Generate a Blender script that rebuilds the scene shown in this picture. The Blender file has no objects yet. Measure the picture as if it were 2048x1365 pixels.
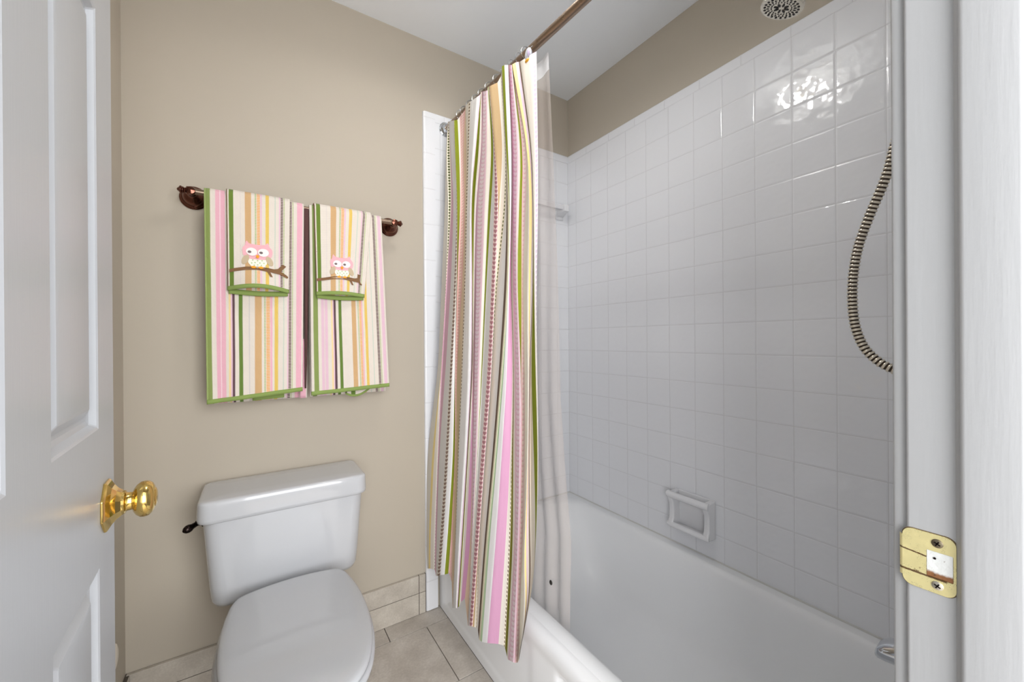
import bpy, bmesh, math, random
from mathutils import Vector, Matrix
random.seed(4)
PI = math.pi
S = bpy.context.scene
COL = S.collection

# ---------------------------------------------------------------- camera
CAM = Vector((-1.4166, -1.6226, 1.1493))
yaw, pitch, roll, FPX = 0.5780, -0.0010, -0.0068, 793.0
fw = Vector((math.sin(yaw)*math.cos(pitch), math.cos(yaw)*math.cos(pitch), math.sin(pitch)))
rt0 = Vector((math.cos(yaw), -math.sin(yaw), 0)); up0 = rt0.cross(fw)
rt = rt0*math.cos(roll) + up0*math.sin(roll); up = -rt0*math.sin(roll) + up0*math.cos(roll)
cd = bpy.data.cameras.new('camera'); cam = bpy.data.objects.new('camera', cd); COL.objects.link(cam)
M = Matrix.Identity(4)
for i in range(3):
    M[i][0] = rt[i]; M[i][1] = up[i]; M[i][2] = -fw[i]; M[i][3] = CAM[i]
cam.matrix_world = M
cd.sensor_width = 36.0; cd.sensor_fit = 'HORIZONTAL'; cd.lens = FPX/2048*36.0; cd.clip_start = 0.02
S.camera = cam

# ---------------------------------------------------------------- light and exposure
w = bpy.data.worlds.new('world'); S.world = w; w.use_nodes = True
w.node_tree.nodes['Background'].inputs[0].default_value = (0.99, 0.99, 1.0, 1)
w.node_tree.nodes['Background'].inputs[1].default_value = 1.1
S.view_settings.view_transform = 'Standard'; S.view_settings.look = 'None'
S.view_settings.gamma = 1.0; S.view_settings.exposure = 0.45
S.view_settings.use_curve_mapping = False
HALL_POWER = 108.0
BULB_POWER = 1.5
ld = bpy.data.lights.new('hall_fill', 'AREA'); ld.energy = HALL_POWER; ld.shape = 'RECTANGLE'; ld.size = 3.4; ld.size_y = 1.9; ld.color = (0.98, 0.985, 1.0)  # unseen fill panel added behind the camera to flatten the room light
lo = bpy.data.objects.new('hall_fill', ld); COL.objects.link(lo)
lo.location = (-1.6, -3.2, 1.5); lo.rotation_euler = (math.radians(85), 0, 0)

# ---------------------------------------------------------------- helpers
def lin(c):
    return tuple(((v/255)/12.92 if v/255 <= 0.04045 else ((v/255+0.055)/1.055)**2.4) for v in c) + (1.0,)

class NT:
    """small node graph helper"""
    def __init__(s, name, rough=0.5, color=(200, 200, 200), metal=0.0, spec=0.5, coat=0.0):
        s.m = bpy.data.materials.new(name); s.m.use_nodes = True
        s.n = s.m.node_tree.nodes; s.l = s.m.node_tree.links
        s.b = s.n['Principled BSDF']; s.out = s.n['Material Output']
        s.b.inputs['Base Color'].default_value = lin(color)
        s.b.inputs['Roughness'].default_value = rough
        s.b.inputs['Metallic'].default_value = metal
        s.b.inputs['Specular IOR Level'].default_value = spec
        s.b.inputs['Coat Weight'].default_value = coat
    def node(s, t, **kw):
        n = s.n.new(t)
        for k, v in kw.items(): setattr(n, k, v)
        return n
    def put(s, inp, v):
        if hasattr(v, 'is_output') or isinstance(v, bpy.types.NodeSocket): s.l.new(v, inp)
        else: inp.default_value = v
    def math(s, op, a, b=0.0, c=0.0, clamp=False):
        n = s.node('ShaderNodeMath', operation=op, use_clamp=clamp)
        s.put(n.inputs[0], a); s.put(n.inputs[1], b); s.put(n.inputs[2], c)
        return n.outputs[0]
    def pos(s):
        g = s.node('ShaderNodeTexCoord'); sp = s.node('ShaderNodeSeparateXYZ')
        s.l.new(g.outputs['Object'], sp.inputs[0]); return g.outputs['Object'], sp.outputs
    def uv(s):
        g = s.node('ShaderNodeTexCoord'); sp = s.node('ShaderNodeSeparateXYZ')
        s.l.new(g.outputs['UV'], sp.inputs[0]); return g.outputs['UV'], sp.outputs[0], sp.outputs[1]
    def noise(s, vec, scale, detail=2.0, rough=0.5, stretch=None):
        n = s.node('ShaderNodeTexNoise'); n.inputs['Scale'].default_value = scale
        n.inputs['Detail'].default_value = detail; n.inputs['Roughness'].default_value = rough
        if stretch:
            mp = s.node('ShaderNodeMapping'); mp.inputs['Scale'].default_value = stretch
            s.l.new(vec, mp.inputs[0]); vec = mp.outputs[0]
        s.l.new(vec, n.inputs['Vector']); return n.outputs[0]
    def ramp(s, fac, stops, interp='LINEAR'):
        r = s.node('ShaderNodeValToRGB'); r.color_ramp.interpolation = interp
        e = r.color_ramp.elements
        while len(e) > 1: e.remove(e[-1])
        e[0].position = stops[0][0]; e[0].color = lin(stops[0][1])
        for p, c in stops[1:]:
            q = e.new(p); q.color = lin(c)
        s.l.new(fac, r.inputs[0]); return r.outputs[0]
    def mix(s, fac, a, b):
        n = s.node('ShaderNodeMix', data_type='RGBA')
        s.put(n.inputs[0], fac)
        s.put(n.inputs[6], lin(a) if isinstance(a, tuple) else a)
        s.put(n.inputs[7], lin(b) if isinstance(b, tuple) else b)
        return n.outputs[2]
    def maprange(s, v, a, b, c, d):
        n = s.node('ShaderNodeMapRange', interpolation_type='SMOOTHSTEP')
        s.l.new(v, n.inputs[0])
        for i, q in enumerate((a, b, c, d)): n.inputs[i+1].default_value = q
        return n.outputs[0]
    def bump(s, h, strength=0.3, dist=0.001, prev=None):
        n = s.node('ShaderNodeBump'); n.inputs['Strength'].default_value = strength
        n.inputs['Distance'].default_value = dist; s.l.new(h, n.inputs['Height'])
        if prev is not None: s.l.new(prev, n.inputs['Normal'])
        s.l.new(n.outputs[0], s.b.inputs['Normal']); return n.outputs[0]
    def color(s, sock): s.l.new(sock, s.b.inputs['Base Color'])
    def linedist(s, c, off, pitch):
        """distance to the nearest line of a regular set"""
        q = s.math('FRACT', s.math('DIVIDE', s.math('SUBTRACT', c, off), pitch))
        return s.math('MULTIPLY', s.math('SUBTRACT', 0.5, s.math('ABSOLUTE', s.math('SUBTRACT', q, 0.5))), pitch)

def mesh_obj(name, bm, mat=None, parent=None, smooth=True, angle=40, label=None, recalc=True):
    me = bpy.data.meshes.new(name)
    if recalc: bmesh.ops.recalc_face_normals(bm, faces=bm.faces[:])
    bm.to_mesh(me); bm.free()
    if mat is not None:
        for m_ in (mat if isinstance(mat, (list, tuple)) else [mat]): me.materials.append(m_)
    if smooth:
        me.polygons.foreach_set('use_smooth', [True]*len(me.polygons))
        try: me.set_sharp_from_angle(angle=math.radians(angle))
        except Exception: pass
    o = bpy.data.objects.new(name, me); COL.objects.link(o)
    if parent is not None: o.parent = parent; o.matrix_parent_inverse = parent.matrix_world.inverted()
    if label: o['label'] = label
    return o

def tag(o, label, cat, group=None):
    o['label'] = label; o['category'] = cat
    if group: o['group'] = group
    return o
def struct(o): o['kind'] = 'structure'; return o
def empty(name, loc, label, cat, group=None):
    o = bpy.data.objects.new(name, None); COL.objects.link(o); o.location = loc
    o.empty_display_size = 0.05; o.matrix_world = Matrix.Translation(loc)
    return tag(o, label, cat, group)

def box(bm, x0, x1, y0, y1, z0, z1, bev=0.0, seg=2, mi=0):
    r = bmesh.ops.create_cube(bm, size=1)
    for v in r['verts']:
        v.co = Vector(((x0+x1)/2+v.co.x*(x1-x0), (y0+y1)/2+v.co.y*(y1-y0), (z0+z1)/2+v.co.z*(z1-z0)))
    fs = list({f for v in r['verts'] for f in v.link_faces})
    for f in fs: f.material_index = mi
    if bev:
        es = list({e for v in r['verts'] for e in v.link_edges})
        bmesh.ops.bevel(bm, geom=es, offset=bev, segments=seg, profile=0.5, affect='EDGES')
def loft(bm, rings, close=True, cap0=True, cap1=True, uvf=None, mi=0):
    """rings: lists of points, all the same length"""
    vr = [[bm.verts.new(p) for p in r] for r in rings]
    n = len(vr[0]); fs = []
    for a, b in zip(vr[:-1], vr[1:]):
        for i in range(n if close else n-1):
            j = (i+1) % n
            try: f = bm.faces.new((a[i], a[j], b[j], b[i])); f.material_index = mi; fs.append(f)
            except ValueError: pass
    if cap0: 
        f = bm.faces.new(list(reversed(vr[0]))); f.material_index = mi
    if cap1:
        f = bm.faces.new(vr[-1]); f.material_index = mi
    return vr
def frame_of(d):
    d = Vector(d).normalized()
    a = Vector((0, 0, 1)) if abs(d.z) < 0.9 else Vector((1, 0, 0))
    u = d.cross(a).normalized(); return u, d.cross(u).normalized(), d
def lathe(bm, prof, origin, axis, n=32, sides=None, mi=0):
    """prof: (distance along axis, radius)"""
    u, v, d = frame_of(axis); o = Vector(origin); rings = []
    for t, r in prof:
        rings.append([o + d*t + (u*math.cos(2*PI*k/n) + v*math.sin(2*PI*k/n))*max(r, 1e-5) for k in range(n)])
    loft(bm, rings, mi=mi)
def spline(pts, n=8):
    P = [Vector(p) for p in pts]; P = [P[0]*2-P[1]] + P + [P[-1]*2-P[-2]]; out = []
    for i in range(1, len(P)-2):
        for k in range(n):
            t = k/n; a, b, c, d = P[i-1:i+3]
            out.append(0.5*((2*b) + (c-a)*t + (2*a-5*b+4*c-d)*t*t + (3*b-a-3*c+d)*t**3))
    out.append(P[-2]); return out
def tube(bm, path, r, n=12, caps=True, mi=0):
    path = [Vector(p) for p in path]; rings = []
    prev = None
    for i, p in enumerate(path):
        d = (path[min(i+1, len(path)-1)] - path[max(i-1, 0)]).normalized()
        if prev is None: u, v, _ = frame_of(d)
        else:
            u = (prev - d*prev.dot(d)).normalized(); v = d.cross(u)
        prev = u
        rr = r(i/(len(path)-1), i) if callable(r) else r
        rings.append([p + (u*math.cos(2*PI*k/n) + v*math.sin(2*PI*k/n))*rr for k in range(n)])
    loft(bm, rings, cap0=caps, cap1=caps, mi=mi)
def rrect(cx, cy, hx, hy, r, n=6, z=None):
    """rounded rectangle outline, 4*(n+1) points"""
    pts = []
    for (sx, sy, a0) in ((1, 1, 0), (-1, 1, 90), (-1, -1, 180), (1, -1, 270)):
        for k in range(n+1):
            a = math.radians(a0 + 90*k/n)
            pts.append((cx+sx*(hx-r)+r*math.cos(a), cy+sy*(hy-r)+r*math.sin(a)) + (() if z is None else (z,)))
    return pts
def bev_mod(o, wd=0.002, seg=2):
    m = o.modifiers.new('bevel', 'BEVEL'); m.width = wd; m.segments = seg; m.limit_method = 'ANGLE'; m.angle_limit = math.radians(40)

# ---------------------------------------------------------------- materials
def paint(name, col, rough=0.6, bs=0.25, grain=900, spec=0.4):
    t = NT(name, rough, col, spec=spec); p, _ = t.pos()
    t.bump(t.noise(p, grain, 3), bs, 0.0004); return t.m
M_WALL = paint('beige_wall_paint', (183, 174, 159), 0.68, 0.25, 420)
M_CEIL = paint('ceiling_paint', (244, 247, 250), 0.8)
t = NT('white_gloss_door_paint', 0.3, (176, 179, 183)); p, _ = t.pos()
t.bump(t.noise(p, 260, 4, 0.6, stretch=(1, 1, 0.06)), 0.22, 0.0006); M_DOOR = t.m
t = NT('white_gloss_trim_paint', 0.3, (166, 167, 168)); p, _ = t.pos()
h = t.bump(t.noise(p, 60, 4, 0.6, stretch=(1, 1, 0.07)), 0.4, 0.0012)
t.bump(t.noise(p, 500, 3), 0.1, 0.0004, h); M_TRIM = t.m

def tile_mat(name, ax, off, pit, offz, pitz, axis3=2):
    t = NT(name, 0.09, (232, 233, 236), spec=0.5); p, xyz = t.pos()
    d1 = t.linedist(xyz[ax], off, pit)
    d = d1 if pitz is None else t.math('MINIMUM', d1, t.linedist(xyz[axis3], offz, pitz))
    t.color(t.mix(t.maprange(d, 0.0006, 0.0013, 0, 1), (206, 206, 208), (230, 231, 234)))
    t.put(t.b.inputs['Roughness'], t.maprange(d, 0.0008, 0.002, 0.5, 0.05))
    h1 = t.bump(t.maprange(d, 0.0006, 0.0050, 0, 1), 0.65, 0.0010)
    t.bump(t.noise(p, 30, 1, 0.4), 0.5, 0.0024, h1)
    return t.m
M_TILE_R = tile_mat('white_glazed_tile_long_wall', 1, -0.0709, 0.1103, 2.095, 0.111)
M_TILE_B = tile_mat('white_glazed_tile_back_wall', 0, -0.0805, 0.108, 2.095, 0.111)
M_TILE_F = tile_mat('white_glazed_tile_end_wall', 0, -0.0805, 0.108, 2.095, 0.111)
M_CAP_R = tile_mat('white_cap_tile_long_wall', 1, -0.148, 0.1524, 0, None)
M_CAP_B = tile_mat('white_cap_tile_back_wall', 0, -0.10, 0.1524, 0, None)
M_CAP_V = tile_mat('white_edge_tile', 2, 0.124, 0.1524, 0, None)

t = NT('white_vitreous_china', 0.07, (192, 194, 197), coat=0.3); p, _ = t.pos()
t.bump(t.noise(p, 9, 2), 0.05, 0.002); M_CHINA = t.m
t = NT('white_bathtub_enamel', 0.1, (238, 239, 240)); p, _ = t.pos()
t.bump(t.noise(p, 14, 2), 0.08, 0.002); M_TUB = t.m
t = NT('white_plastic_seat', 0.09, (180, 182, 185)); p, _ = t.pos()
t.bump(t.noise(p, 400, 2), 0.02, 0.0005); M_SEAT = t.m
t = NT('white_ceramic_fixture', 0.16, (224, 224, 226)); p, _ = t.pos()
t.bump(t.noise(p, 20, 2), 0.05, 0.002); M_CERAM = t.m

def metal(name, col, rough, var=0.06, scale=60):
    t = NT(name, rough, col, metal=1.0); p, _ = t.pos(); n = t.noise(p, scale, 3)
    t.put(t.b.inputs['Roughness'], t.maprange(n, 0.3, 0.7, max(rough-var, 0.02), rough+var)); return t.m
M_BRASS = metal('polished_brass', (226, 194, 116), 0.09, 0.04)
M_CHROME = metal('chrome', (205, 208, 212), 0.08, 0.03)
M_NICKEL = metal('satin_nickel', (212, 206, 192), 0.28)
M_BRONZE = metal('oil_rubbed_bronze', (112, 72, 60), 0.2)
M_ROD = metal('brushed_bronze_rod', (158, 138, 120), 0.3, 0.03, 20)
M_DARK = metal('black_bronze', (46, 38, 36), 0.25)
t = NT('dark_rubber', 0.6, (38, 34, 30)); p, _ = t.pos(); t.bump(t.noise(p, 300), 0.1); M_RUB = t.m
t = NT('cream_plastic', 0.35, (236, 228, 214)); p, _ = t.pos(); t.bump(t.noise(p, 200), 0.05); M_CREAMP = t.m
t = NT('caulk_bead', 0.5, (205, 204, 200)); p, _ = t.pos(); t.bump(t.noise(p, 90), 0.3); M_CAULK = t.m

# stone floor tile
def stone(name, lo_, hi_, scale=9):
    t = NT(name, 0.42, hi_); p, _ = t.pos()
    n1 = t.noise(p, scale, 6, 0.62); n2 = t.noise(p, scale*14, 4, 0.6)
    n = t.math('ADD', t.math('MULTIPLY', n1, 0.7), t.math('MULTIPLY', n2, 0.3))
    t.color(t.ramp(n, [(0.3, lo_), (0.5, tuple((a+b)//2 for a, b in zip(lo_, hi_))), (0.68, hi_)]))
    t.bump(n2, 0.25, 0.001); return t.m
M_STONE = stone('grey_stone_floor_tile', (162, 153, 143), (206, 199, 190))
M_STONE_B = stone('grey_stone_base_tile', (164, 156, 144), (206, 199, 187), 12)
t = NT('dark_grout', 0.9, (88, 80, 72)); p, _ = t.pos(); t.bump(t.noise(p, 700), 0.4); M_GROUT = t.m
CURTAIN_BANDS = ['cream_shade', 'yellow', 'cream', 'dots_green', 'pink', 'white', 'hearts_taupe', 'white', 'green', 'cream', 'hearts_peach', 'tan_light', 'cream', 'dots_brown', 'white', 'lilac_pale', 'brown', 'green', 'cream', 'pink_deep', 'tan_light', 'hearts_pink', 'cream', 'green', 'white', 'hearts_mauve', 'khaki', 'cream', 'dots_green', 'white', 'brown', 'yellow_pale', 'green', 'sage', 'white', 'pink_deep', 'cream', 'dots_brown', 'olive', 'cream', 'hearts_pink', 'cream', 'green', 'tan_light', 'hearts_pink', 'cream', 'yellow', 'lilac', 'cream', 'brown', 'cream', 'green', 'cream', 'hearts_lilac']
CURTAIN_ROWS = [0, 0.04, 0.09, 0.14, 0.2, 0.27, 0.34, 0.41, 0.48, 0.55, 0.62, 0.69, 0.76, 0.82, 0.87, 0.92, 0.96, 1]
CURTAIN_LINES = [
 [(-0.7272,-0.0859,2.0689),(-0.732,-0.0777,1.9962),(-0.7381,-0.0845,1.8982),(-0.744,-0.0935,1.8005),(-0.751,-0.1004,1.686),(-0.7589,-0.1024,1.5553),(-0.7665,-0.1036,1.4257),(-0.7736,-0.1046,1.2969),(-0.7802,-0.1049,1.1688),(-0.7862,-0.104,1.0413),(-0.7922,-0.0743,0.9107),(-0.797,-0.0384,0.7753),(-0.8014,-0.0096,0.6373),(-0.8048,-0.0152,0.5256),(-0.8075,-0.0195,0.4329),(-0.81,-0.0235,0.3407),(-0.812,-0.0311,0.2692),(-0.814,-0.0415,0.1997)],
 [(-0.7297,-0.0966,2.0642),(-0.7346,-0.0882,1.992),(-0.7406,-0.0971,1.8937),(-0.7465,-0.1222,1.7913),(-0.7534,-0.1414,1.675),(-0.7613,-0.1468,1.5463),(-0.7688,-0.1515,1.4192),(-0.7758,-0.151,1.2937),(-0.7825,-0.1471,1.1688),(-0.7886,-0.142,1.0439),(-0.7945,-0.12,0.9167),(-0.8,-0.0948,0.7865),(-0.8044,-0.0714,0.6536),(-0.8079,-0.0673,0.5425),(-0.8106,-0.0634,0.4494),(-0.8132,-0.0591,0.356),(-0.8152,-0.0602,0.283),(-0.8172,-0.0639,0.2115)],
 [(-0.7297,-0.0966,2.0642),(-0.7346,-0.0884,1.9919),(-0.7406,-0.0974,1.8936),(-0.7465,-0.1225,1.7912),(-0.7534,-0.1417,1.6749),(-0.7613,-0.1471,1.5463),(-0.7688,-0.1517,1.4192),(-0.7758,-0.1513,1.2937),(-0.7825,-0.1474,1.1688),(-0.7886,-0.1423,1.0439),(-0.7944,-0.1275,0.9176),(-0.7998,-0.1107,0.7894),(-0.8044,-0.0946,0.6595),(-0.8079,-0.0885,0.549),(-0.8106,-0.0829,0.4564),(-0.8132,-0.077,0.3632),(-0.8152,-0.0775,0.2907),(-0.8172,-0.0813,0.2198)],
 [(-0.7256,-0.0884,2.0695),(-0.7304,-0.0797,1.9968),(-0.7364,-0.0883,1.8979),(-0.7423,-0.1134,1.7947),(-0.7492,-0.1324,1.6776),(-0.757,-0.1376,1.5479),(-0.7644,-0.1421,1.4197),(-0.7714,-0.1412,1.2932),(-0.778,-0.137,1.1671),(-0.7841,-0.1317,1.041),(-0.7896,-0.1297,0.915),(-0.7946,-0.1268,0.789),(-0.7991,-0.1231,0.6627),(-0.8028,-0.1198,0.5543),(-0.8056,-0.1166,0.4637),(-0.8084,-0.1132,0.3728),(-0.8104,-0.1124,0.3008),(-0.8124,-0.1128,0.2293)],
 [(-0.7228,-0.0842,2.0727),(-0.7276,-0.1027,1.9879),(-0.7335,-0.1238,1.8851),(-0.7393,-0.1431,1.7852),(-0.7461,-0.154,1.6717),(-0.7539,-0.1476,1.5454),(-0.7614,-0.1404,1.4191),(-0.7685,-0.1353,1.2923),(-0.775,-0.1307,1.1655),(-0.7811,-0.1249,1.0385),(-0.7865,-0.1228,0.9116),(-0.7915,-0.1198,0.7846),(-0.796,-0.1161,0.6574),(-0.7996,-0.1131,0.5483),(-0.8025,-0.1103,0.4572),(-0.8052,-0.1073,0.3658),(-0.8072,-0.1086,0.2943),(-0.8092,-0.1114,0.2236)],
 [(-0.7296,-0.1002,2.0634),(-0.7344,-0.1185,1.9787),(-0.7403,-0.1439,1.8741),(-0.7462,-0.171,1.7718),(-0.753,-0.1899,1.6567),(-0.7608,-0.1938,1.5296),(-0.7681,-0.1971,1.4038),(-0.7752,-0.1941,1.2796),(-0.7817,-0.188,1.1556),(-0.7878,-0.1805,1.0312),(-0.7935,-0.1676,0.9055),(-0.7988,-0.1534,0.7783),(-0.8035,-0.1436,0.6507),(-0.8071,-0.1424,0.5428),(-0.81,-0.141,0.4528),(-0.8127,-0.1394,0.3627),(-0.8148,-0.14,0.2914),(-0.8169,-0.1406,0.2203)],
 [(-0.7399,-0.172,2.031),(-0.7448,-0.1866,1.9506),(-0.7509,-0.2066,1.8513),(-0.7569,-0.2281,1.7538),(-0.7639,-0.244,1.6428),(-0.7719,-0.2477,1.5194),(-0.7795,-0.2506,1.3973),(-0.7867,-0.2513,1.2765),(-0.7934,-0.2504,1.1564),(-0.7996,-0.2484,1.0366),(-0.8053,-0.2442,0.9168),(-0.8106,-0.239,0.7966),(-0.8155,-0.2312,0.6754),(-0.8195,-0.2217,0.5701),(-0.8227,-0.2134,0.4815),(-0.8258,-0.2048,0.3922),(-0.8284,-0.196,0.3194),(-0.8309,-0.1871,0.246)],
 [(-0.7425,-0.1787,2.0272),(-0.7475,-0.1929,1.9474),(-0.7536,-0.2127,1.8487),(-0.7596,-0.2342,1.7518),(-0.7666,-0.2531,1.6406),(-0.7746,-0.2648,1.5166),(-0.7821,-0.2757,1.3949),(-0.7892,-0.279,1.2759),(-0.7959,-0.2782,1.158),(-0.8021,-0.2765,1.0405),(-0.8078,-0.2736,0.9231),(-0.813,-0.2697,0.8055),(-0.8178,-0.2637,0.6872),(-0.8217,-0.2564,0.5847),(-0.8249,-0.2499,0.4988),(-0.828,-0.2432,0.4122),(-0.8305,-0.2333,0.3406),(-0.8331,-0.223,0.2683)],
 [(-0.7357,-0.165,2.0357),(-0.7406,-0.1787,1.9555),(-0.7467,-0.1982,1.8562),(-0.7526,-0.2196,1.7585),(-0.7596,-0.2388,1.6463),(-0.7674,-0.2512,1.5209),(-0.7748,-0.2627,1.398),(-0.7818,-0.2705,1.2777),(-0.7883,-0.2759,1.1589),(-0.7942,-0.2803,1.0414),(-0.7996,-0.2846,0.9249),(-0.8044,-0.2879,0.8091),(-0.809,-0.286,0.6928),(-0.8128,-0.2766,0.5908),(-0.8159,-0.2684,0.5049),(-0.8189,-0.2599,0.4183),(-0.8213,-0.2512,0.3477),(-0.8238,-0.2422,0.2765)],
 [(-0.7249,-0.1729,2.0379),(-0.7297,-0.191,1.9559),(-0.7357,-0.2105,1.8568),(-0.7416,-0.2268,1.7611),(-0.7485,-0.2397,1.6507),(-0.7564,-0.2429,1.527),(-0.7638,-0.2454,1.4044),(-0.7708,-0.2499,1.2827),(-0.7773,-0.2549,1.1622),(-0.7832,-0.2588,1.0428),(-0.7884,-0.2685,0.9251),(-0.793,-0.2772,0.8089),(-0.7973,-0.2805,0.6927),(-0.801,-0.2745,0.591),(-0.8039,-0.2692,0.5058),(-0.8067,-0.2637,0.4201),(-0.8091,-0.2555,0.3497),(-0.8114,-0.2467,0.2784)],
 [(-0.7171,-0.1799,2.0501),(-0.722,-0.1913,1.9706),(-0.7279,-0.2055,1.8727),(-0.7338,-0.2199,1.7765),(-0.7406,-0.2322,1.6648),(-0.7485,-0.2326,1.54),(-0.756,-0.2324,1.416),(-0.7629,-0.2353,1.2924),(-0.7694,-0.2399,1.1698),(-0.7752,-0.2434,1.0482),(-0.7804,-0.2526,0.9283),(-0.7851,-0.2612,0.8099),(-0.7893,-0.2649,0.6917),(-0.793,-0.2587,0.5881),(-0.7959,-0.2531,0.5012),(-0.7987,-0.2473,0.4139),(-0.8009,-0.2415,0.3432),(-0.8032,-0.2355,0.2721)],
 [(-0.7165,-0.2257,2.0549),(-0.7213,-0.2251,1.9798),(-0.7274,-0.2263,1.8854),(-0.7333,-0.2445,1.7856),(-0.7402,-0.2633,1.6697),(-0.7481,-0.269,1.5415),(-0.7555,-0.274,1.415),(-0.7626,-0.2726,1.2905),(-0.7693,-0.2658,1.1664),(-0.7755,-0.2579,1.0418),(-0.781,-0.2628,0.9183),(-0.7859,-0.2668,0.7956),(-0.7904,-0.2675,0.673),(-0.794,-0.2647,0.5672),(-0.7969,-0.2621,0.4788),(-0.7997,-0.2601,0.3905),(-0.8018,-0.261,0.321),(-0.8039,-0.262,0.2517)],
 [(-0.7205,-0.2361,2.065),(-0.7253,-0.2494,1.9795),(-0.7313,-0.2655,1.8747),(-0.7373,-0.2719,1.7754),(-0.7443,-0.2794,1.6578),(-0.7522,-0.2878,1.5227),(-0.7596,-0.2954,1.3897),(-0.7667,-0.2991,1.2588),(-0.7732,-0.3008,1.129),(-0.7793,-0.3006,1.0),(-0.7848,-0.2975,0.8709),(-0.7899,-0.2934,0.7417),(-0.7945,-0.2925,0.6131),(-0.7981,-0.2915,0.503),(-0.801,-0.2899,0.411),(-0.8039,-0.2851,0.3175),(-0.8062,-0.2811,0.2424),(-0.8085,-0.2772,0.167)],
 [(-0.7261,-0.2727,2.054),(-0.731,-0.2772,1.9738),(-0.7372,-0.2827,1.8744),(-0.7433,-0.2871,1.7765),(-0.7504,-0.2925,1.6601),(-0.7584,-0.3012,1.5255),(-0.7661,-0.3093,1.393),(-0.7733,-0.3135,1.2628),(-0.78,-0.3156,1.1338),(-0.7862,-0.3159,1.0056),(-0.7919,-0.3132,0.8775),(-0.7972,-0.3096,0.7493),(-0.8019,-0.3091,0.6218),(-0.8057,-0.3084,0.5127),(-0.8087,-0.3072,0.4216),(-0.8117,-0.3027,0.329),(-0.8141,-0.2991,0.2547),(-0.8164,-0.2954,0.1802)],
 [(-0.7308,-0.2983,2.0456),(-0.7358,-0.3008,1.9671),(-0.742,-0.304,1.8697),(-0.7481,-0.3088,1.7725),(-0.7553,-0.3147,1.6571),(-0.7635,-0.3225,1.5239),(-0.7712,-0.3297,1.3928),(-0.7785,-0.3335,1.2638),(-0.7853,-0.3353,1.1361),(-0.7916,-0.3353,1.0091),(-0.7975,-0.3322,0.8821),(-0.8029,-0.3281,0.7549),(-0.8078,-0.3257,0.6281),(-0.8117,-0.3234,0.5193),(-0.8148,-0.321,0.4283),(-0.8179,-0.3168,0.3365),(-0.8204,-0.3134,0.2629),(-0.8228,-0.31,0.189)],
 [(-0.7343,-0.3713,2.0282),(-0.7394,-0.3642,1.9566),(-0.7457,-0.3554,1.8666),(-0.7521,-0.3528,1.7739),(-0.7595,-0.353,1.6618),(-0.7678,-0.3659,1.5289),(-0.7757,-0.3786,1.3989),(-0.7831,-0.3902,1.2717),(-0.7899,-0.4007,1.1469),(-0.7962,-0.4074,1.0241),(-0.8023,-0.4035,0.9013),(-0.8078,-0.3988,0.7782),(-0.8132,-0.3883,0.6531),(-0.8176,-0.378,0.5445),(-0.8211,-0.3694,0.4532),(-0.8244,-0.3655,0.3634),(-0.8269,-0.3623,0.2913),(-0.8295,-0.3591,0.2191)],
 [(-0.7241,-0.3658,2.0413),(-0.7291,-0.3602,1.9683),(-0.7354,-0.3533,1.8767),(-0.7417,-0.3459,1.785),(-0.7491,-0.3366,1.6746),(-0.7573,-0.352,1.5391),(-0.765,-0.3692,1.4064),(-0.7723,-0.3815,1.2775),(-0.779,-0.3897,1.1512),(-0.7853,-0.3949,1.0265),(-0.7912,-0.3902,0.9017),(-0.7967,-0.3846,0.7765),(-0.8019,-0.3763,0.6501),(-0.8061,-0.3683,0.5407),(-0.8095,-0.3612,0.4489),(-0.8128,-0.3538,0.3563),(-0.8154,-0.3477,0.2817),(-0.8181,-0.3417,0.2068)],
 [(-0.716,-0.3514,2.0529),(-0.7209,-0.3456,1.9791),(-0.7271,-0.3385,1.8866),(-0.7333,-0.3308,1.794),(-0.7406,-0.3211,1.6825),(-0.7487,-0.3363,1.5454),(-0.7563,-0.3537,1.4111),(-0.7635,-0.3675,1.2805),(-0.7701,-0.3779,1.1526),(-0.7761,-0.3848,1.0268),(-0.782,-0.3789,0.9006),(-0.7874,-0.3722,0.7739),(-0.7925,-0.363,0.6458),(-0.7966,-0.3542,0.5349),(-0.7999,-0.3466,0.4418),(-0.8031,-0.3388,0.3478),(-0.8057,-0.3324,0.2722),(-0.8083,-0.3259,0.1961)],
 [(-0.7132,-0.3479,2.0608),(-0.7181,-0.3509,1.9824),(-0.7242,-0.3547,1.8853),(-0.7303,-0.3505,1.792),(-0.7376,-0.3373,1.6825),(-0.7457,-0.3447,1.548),(-0.7533,-0.3551,1.4151),(-0.7604,-0.3649,1.2845),(-0.767,-0.3741,1.1561),(-0.7731,-0.3803,1.0295),(-0.7789,-0.3749,0.9027),(-0.7842,-0.3686,0.7753),(-0.7892,-0.3602,0.6469),(-0.7933,-0.3521,0.5357),(-0.7965,-0.3451,0.4424),(-0.7997,-0.3378,0.3484),(-0.8022,-0.3318,0.2727),(-0.8048,-0.3259,0.1965)],
 [(-0.7102,-0.3464,2.063),(-0.7151,-0.3547,1.9826),(-0.7212,-0.3649,1.8835),(-0.7272,-0.3631,1.7906),(-0.7345,-0.3474,1.6835),(-0.7425,-0.3515,1.5516),(-0.7501,-0.3596,1.4204),(-0.7573,-0.3668,1.2913),(-0.7639,-0.3729,1.1639),(-0.7699,-0.3778,1.038),(-0.7755,-0.3787,0.9128),(-0.7807,-0.3787,0.788),(-0.7855,-0.3737,0.6622),(-0.7894,-0.3673,0.5533),(-0.7925,-0.3617,0.462),(-0.7958,-0.351,0.3681),(-0.7984,-0.3416,0.2918),(-0.801,-0.3322,0.2148)],
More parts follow.
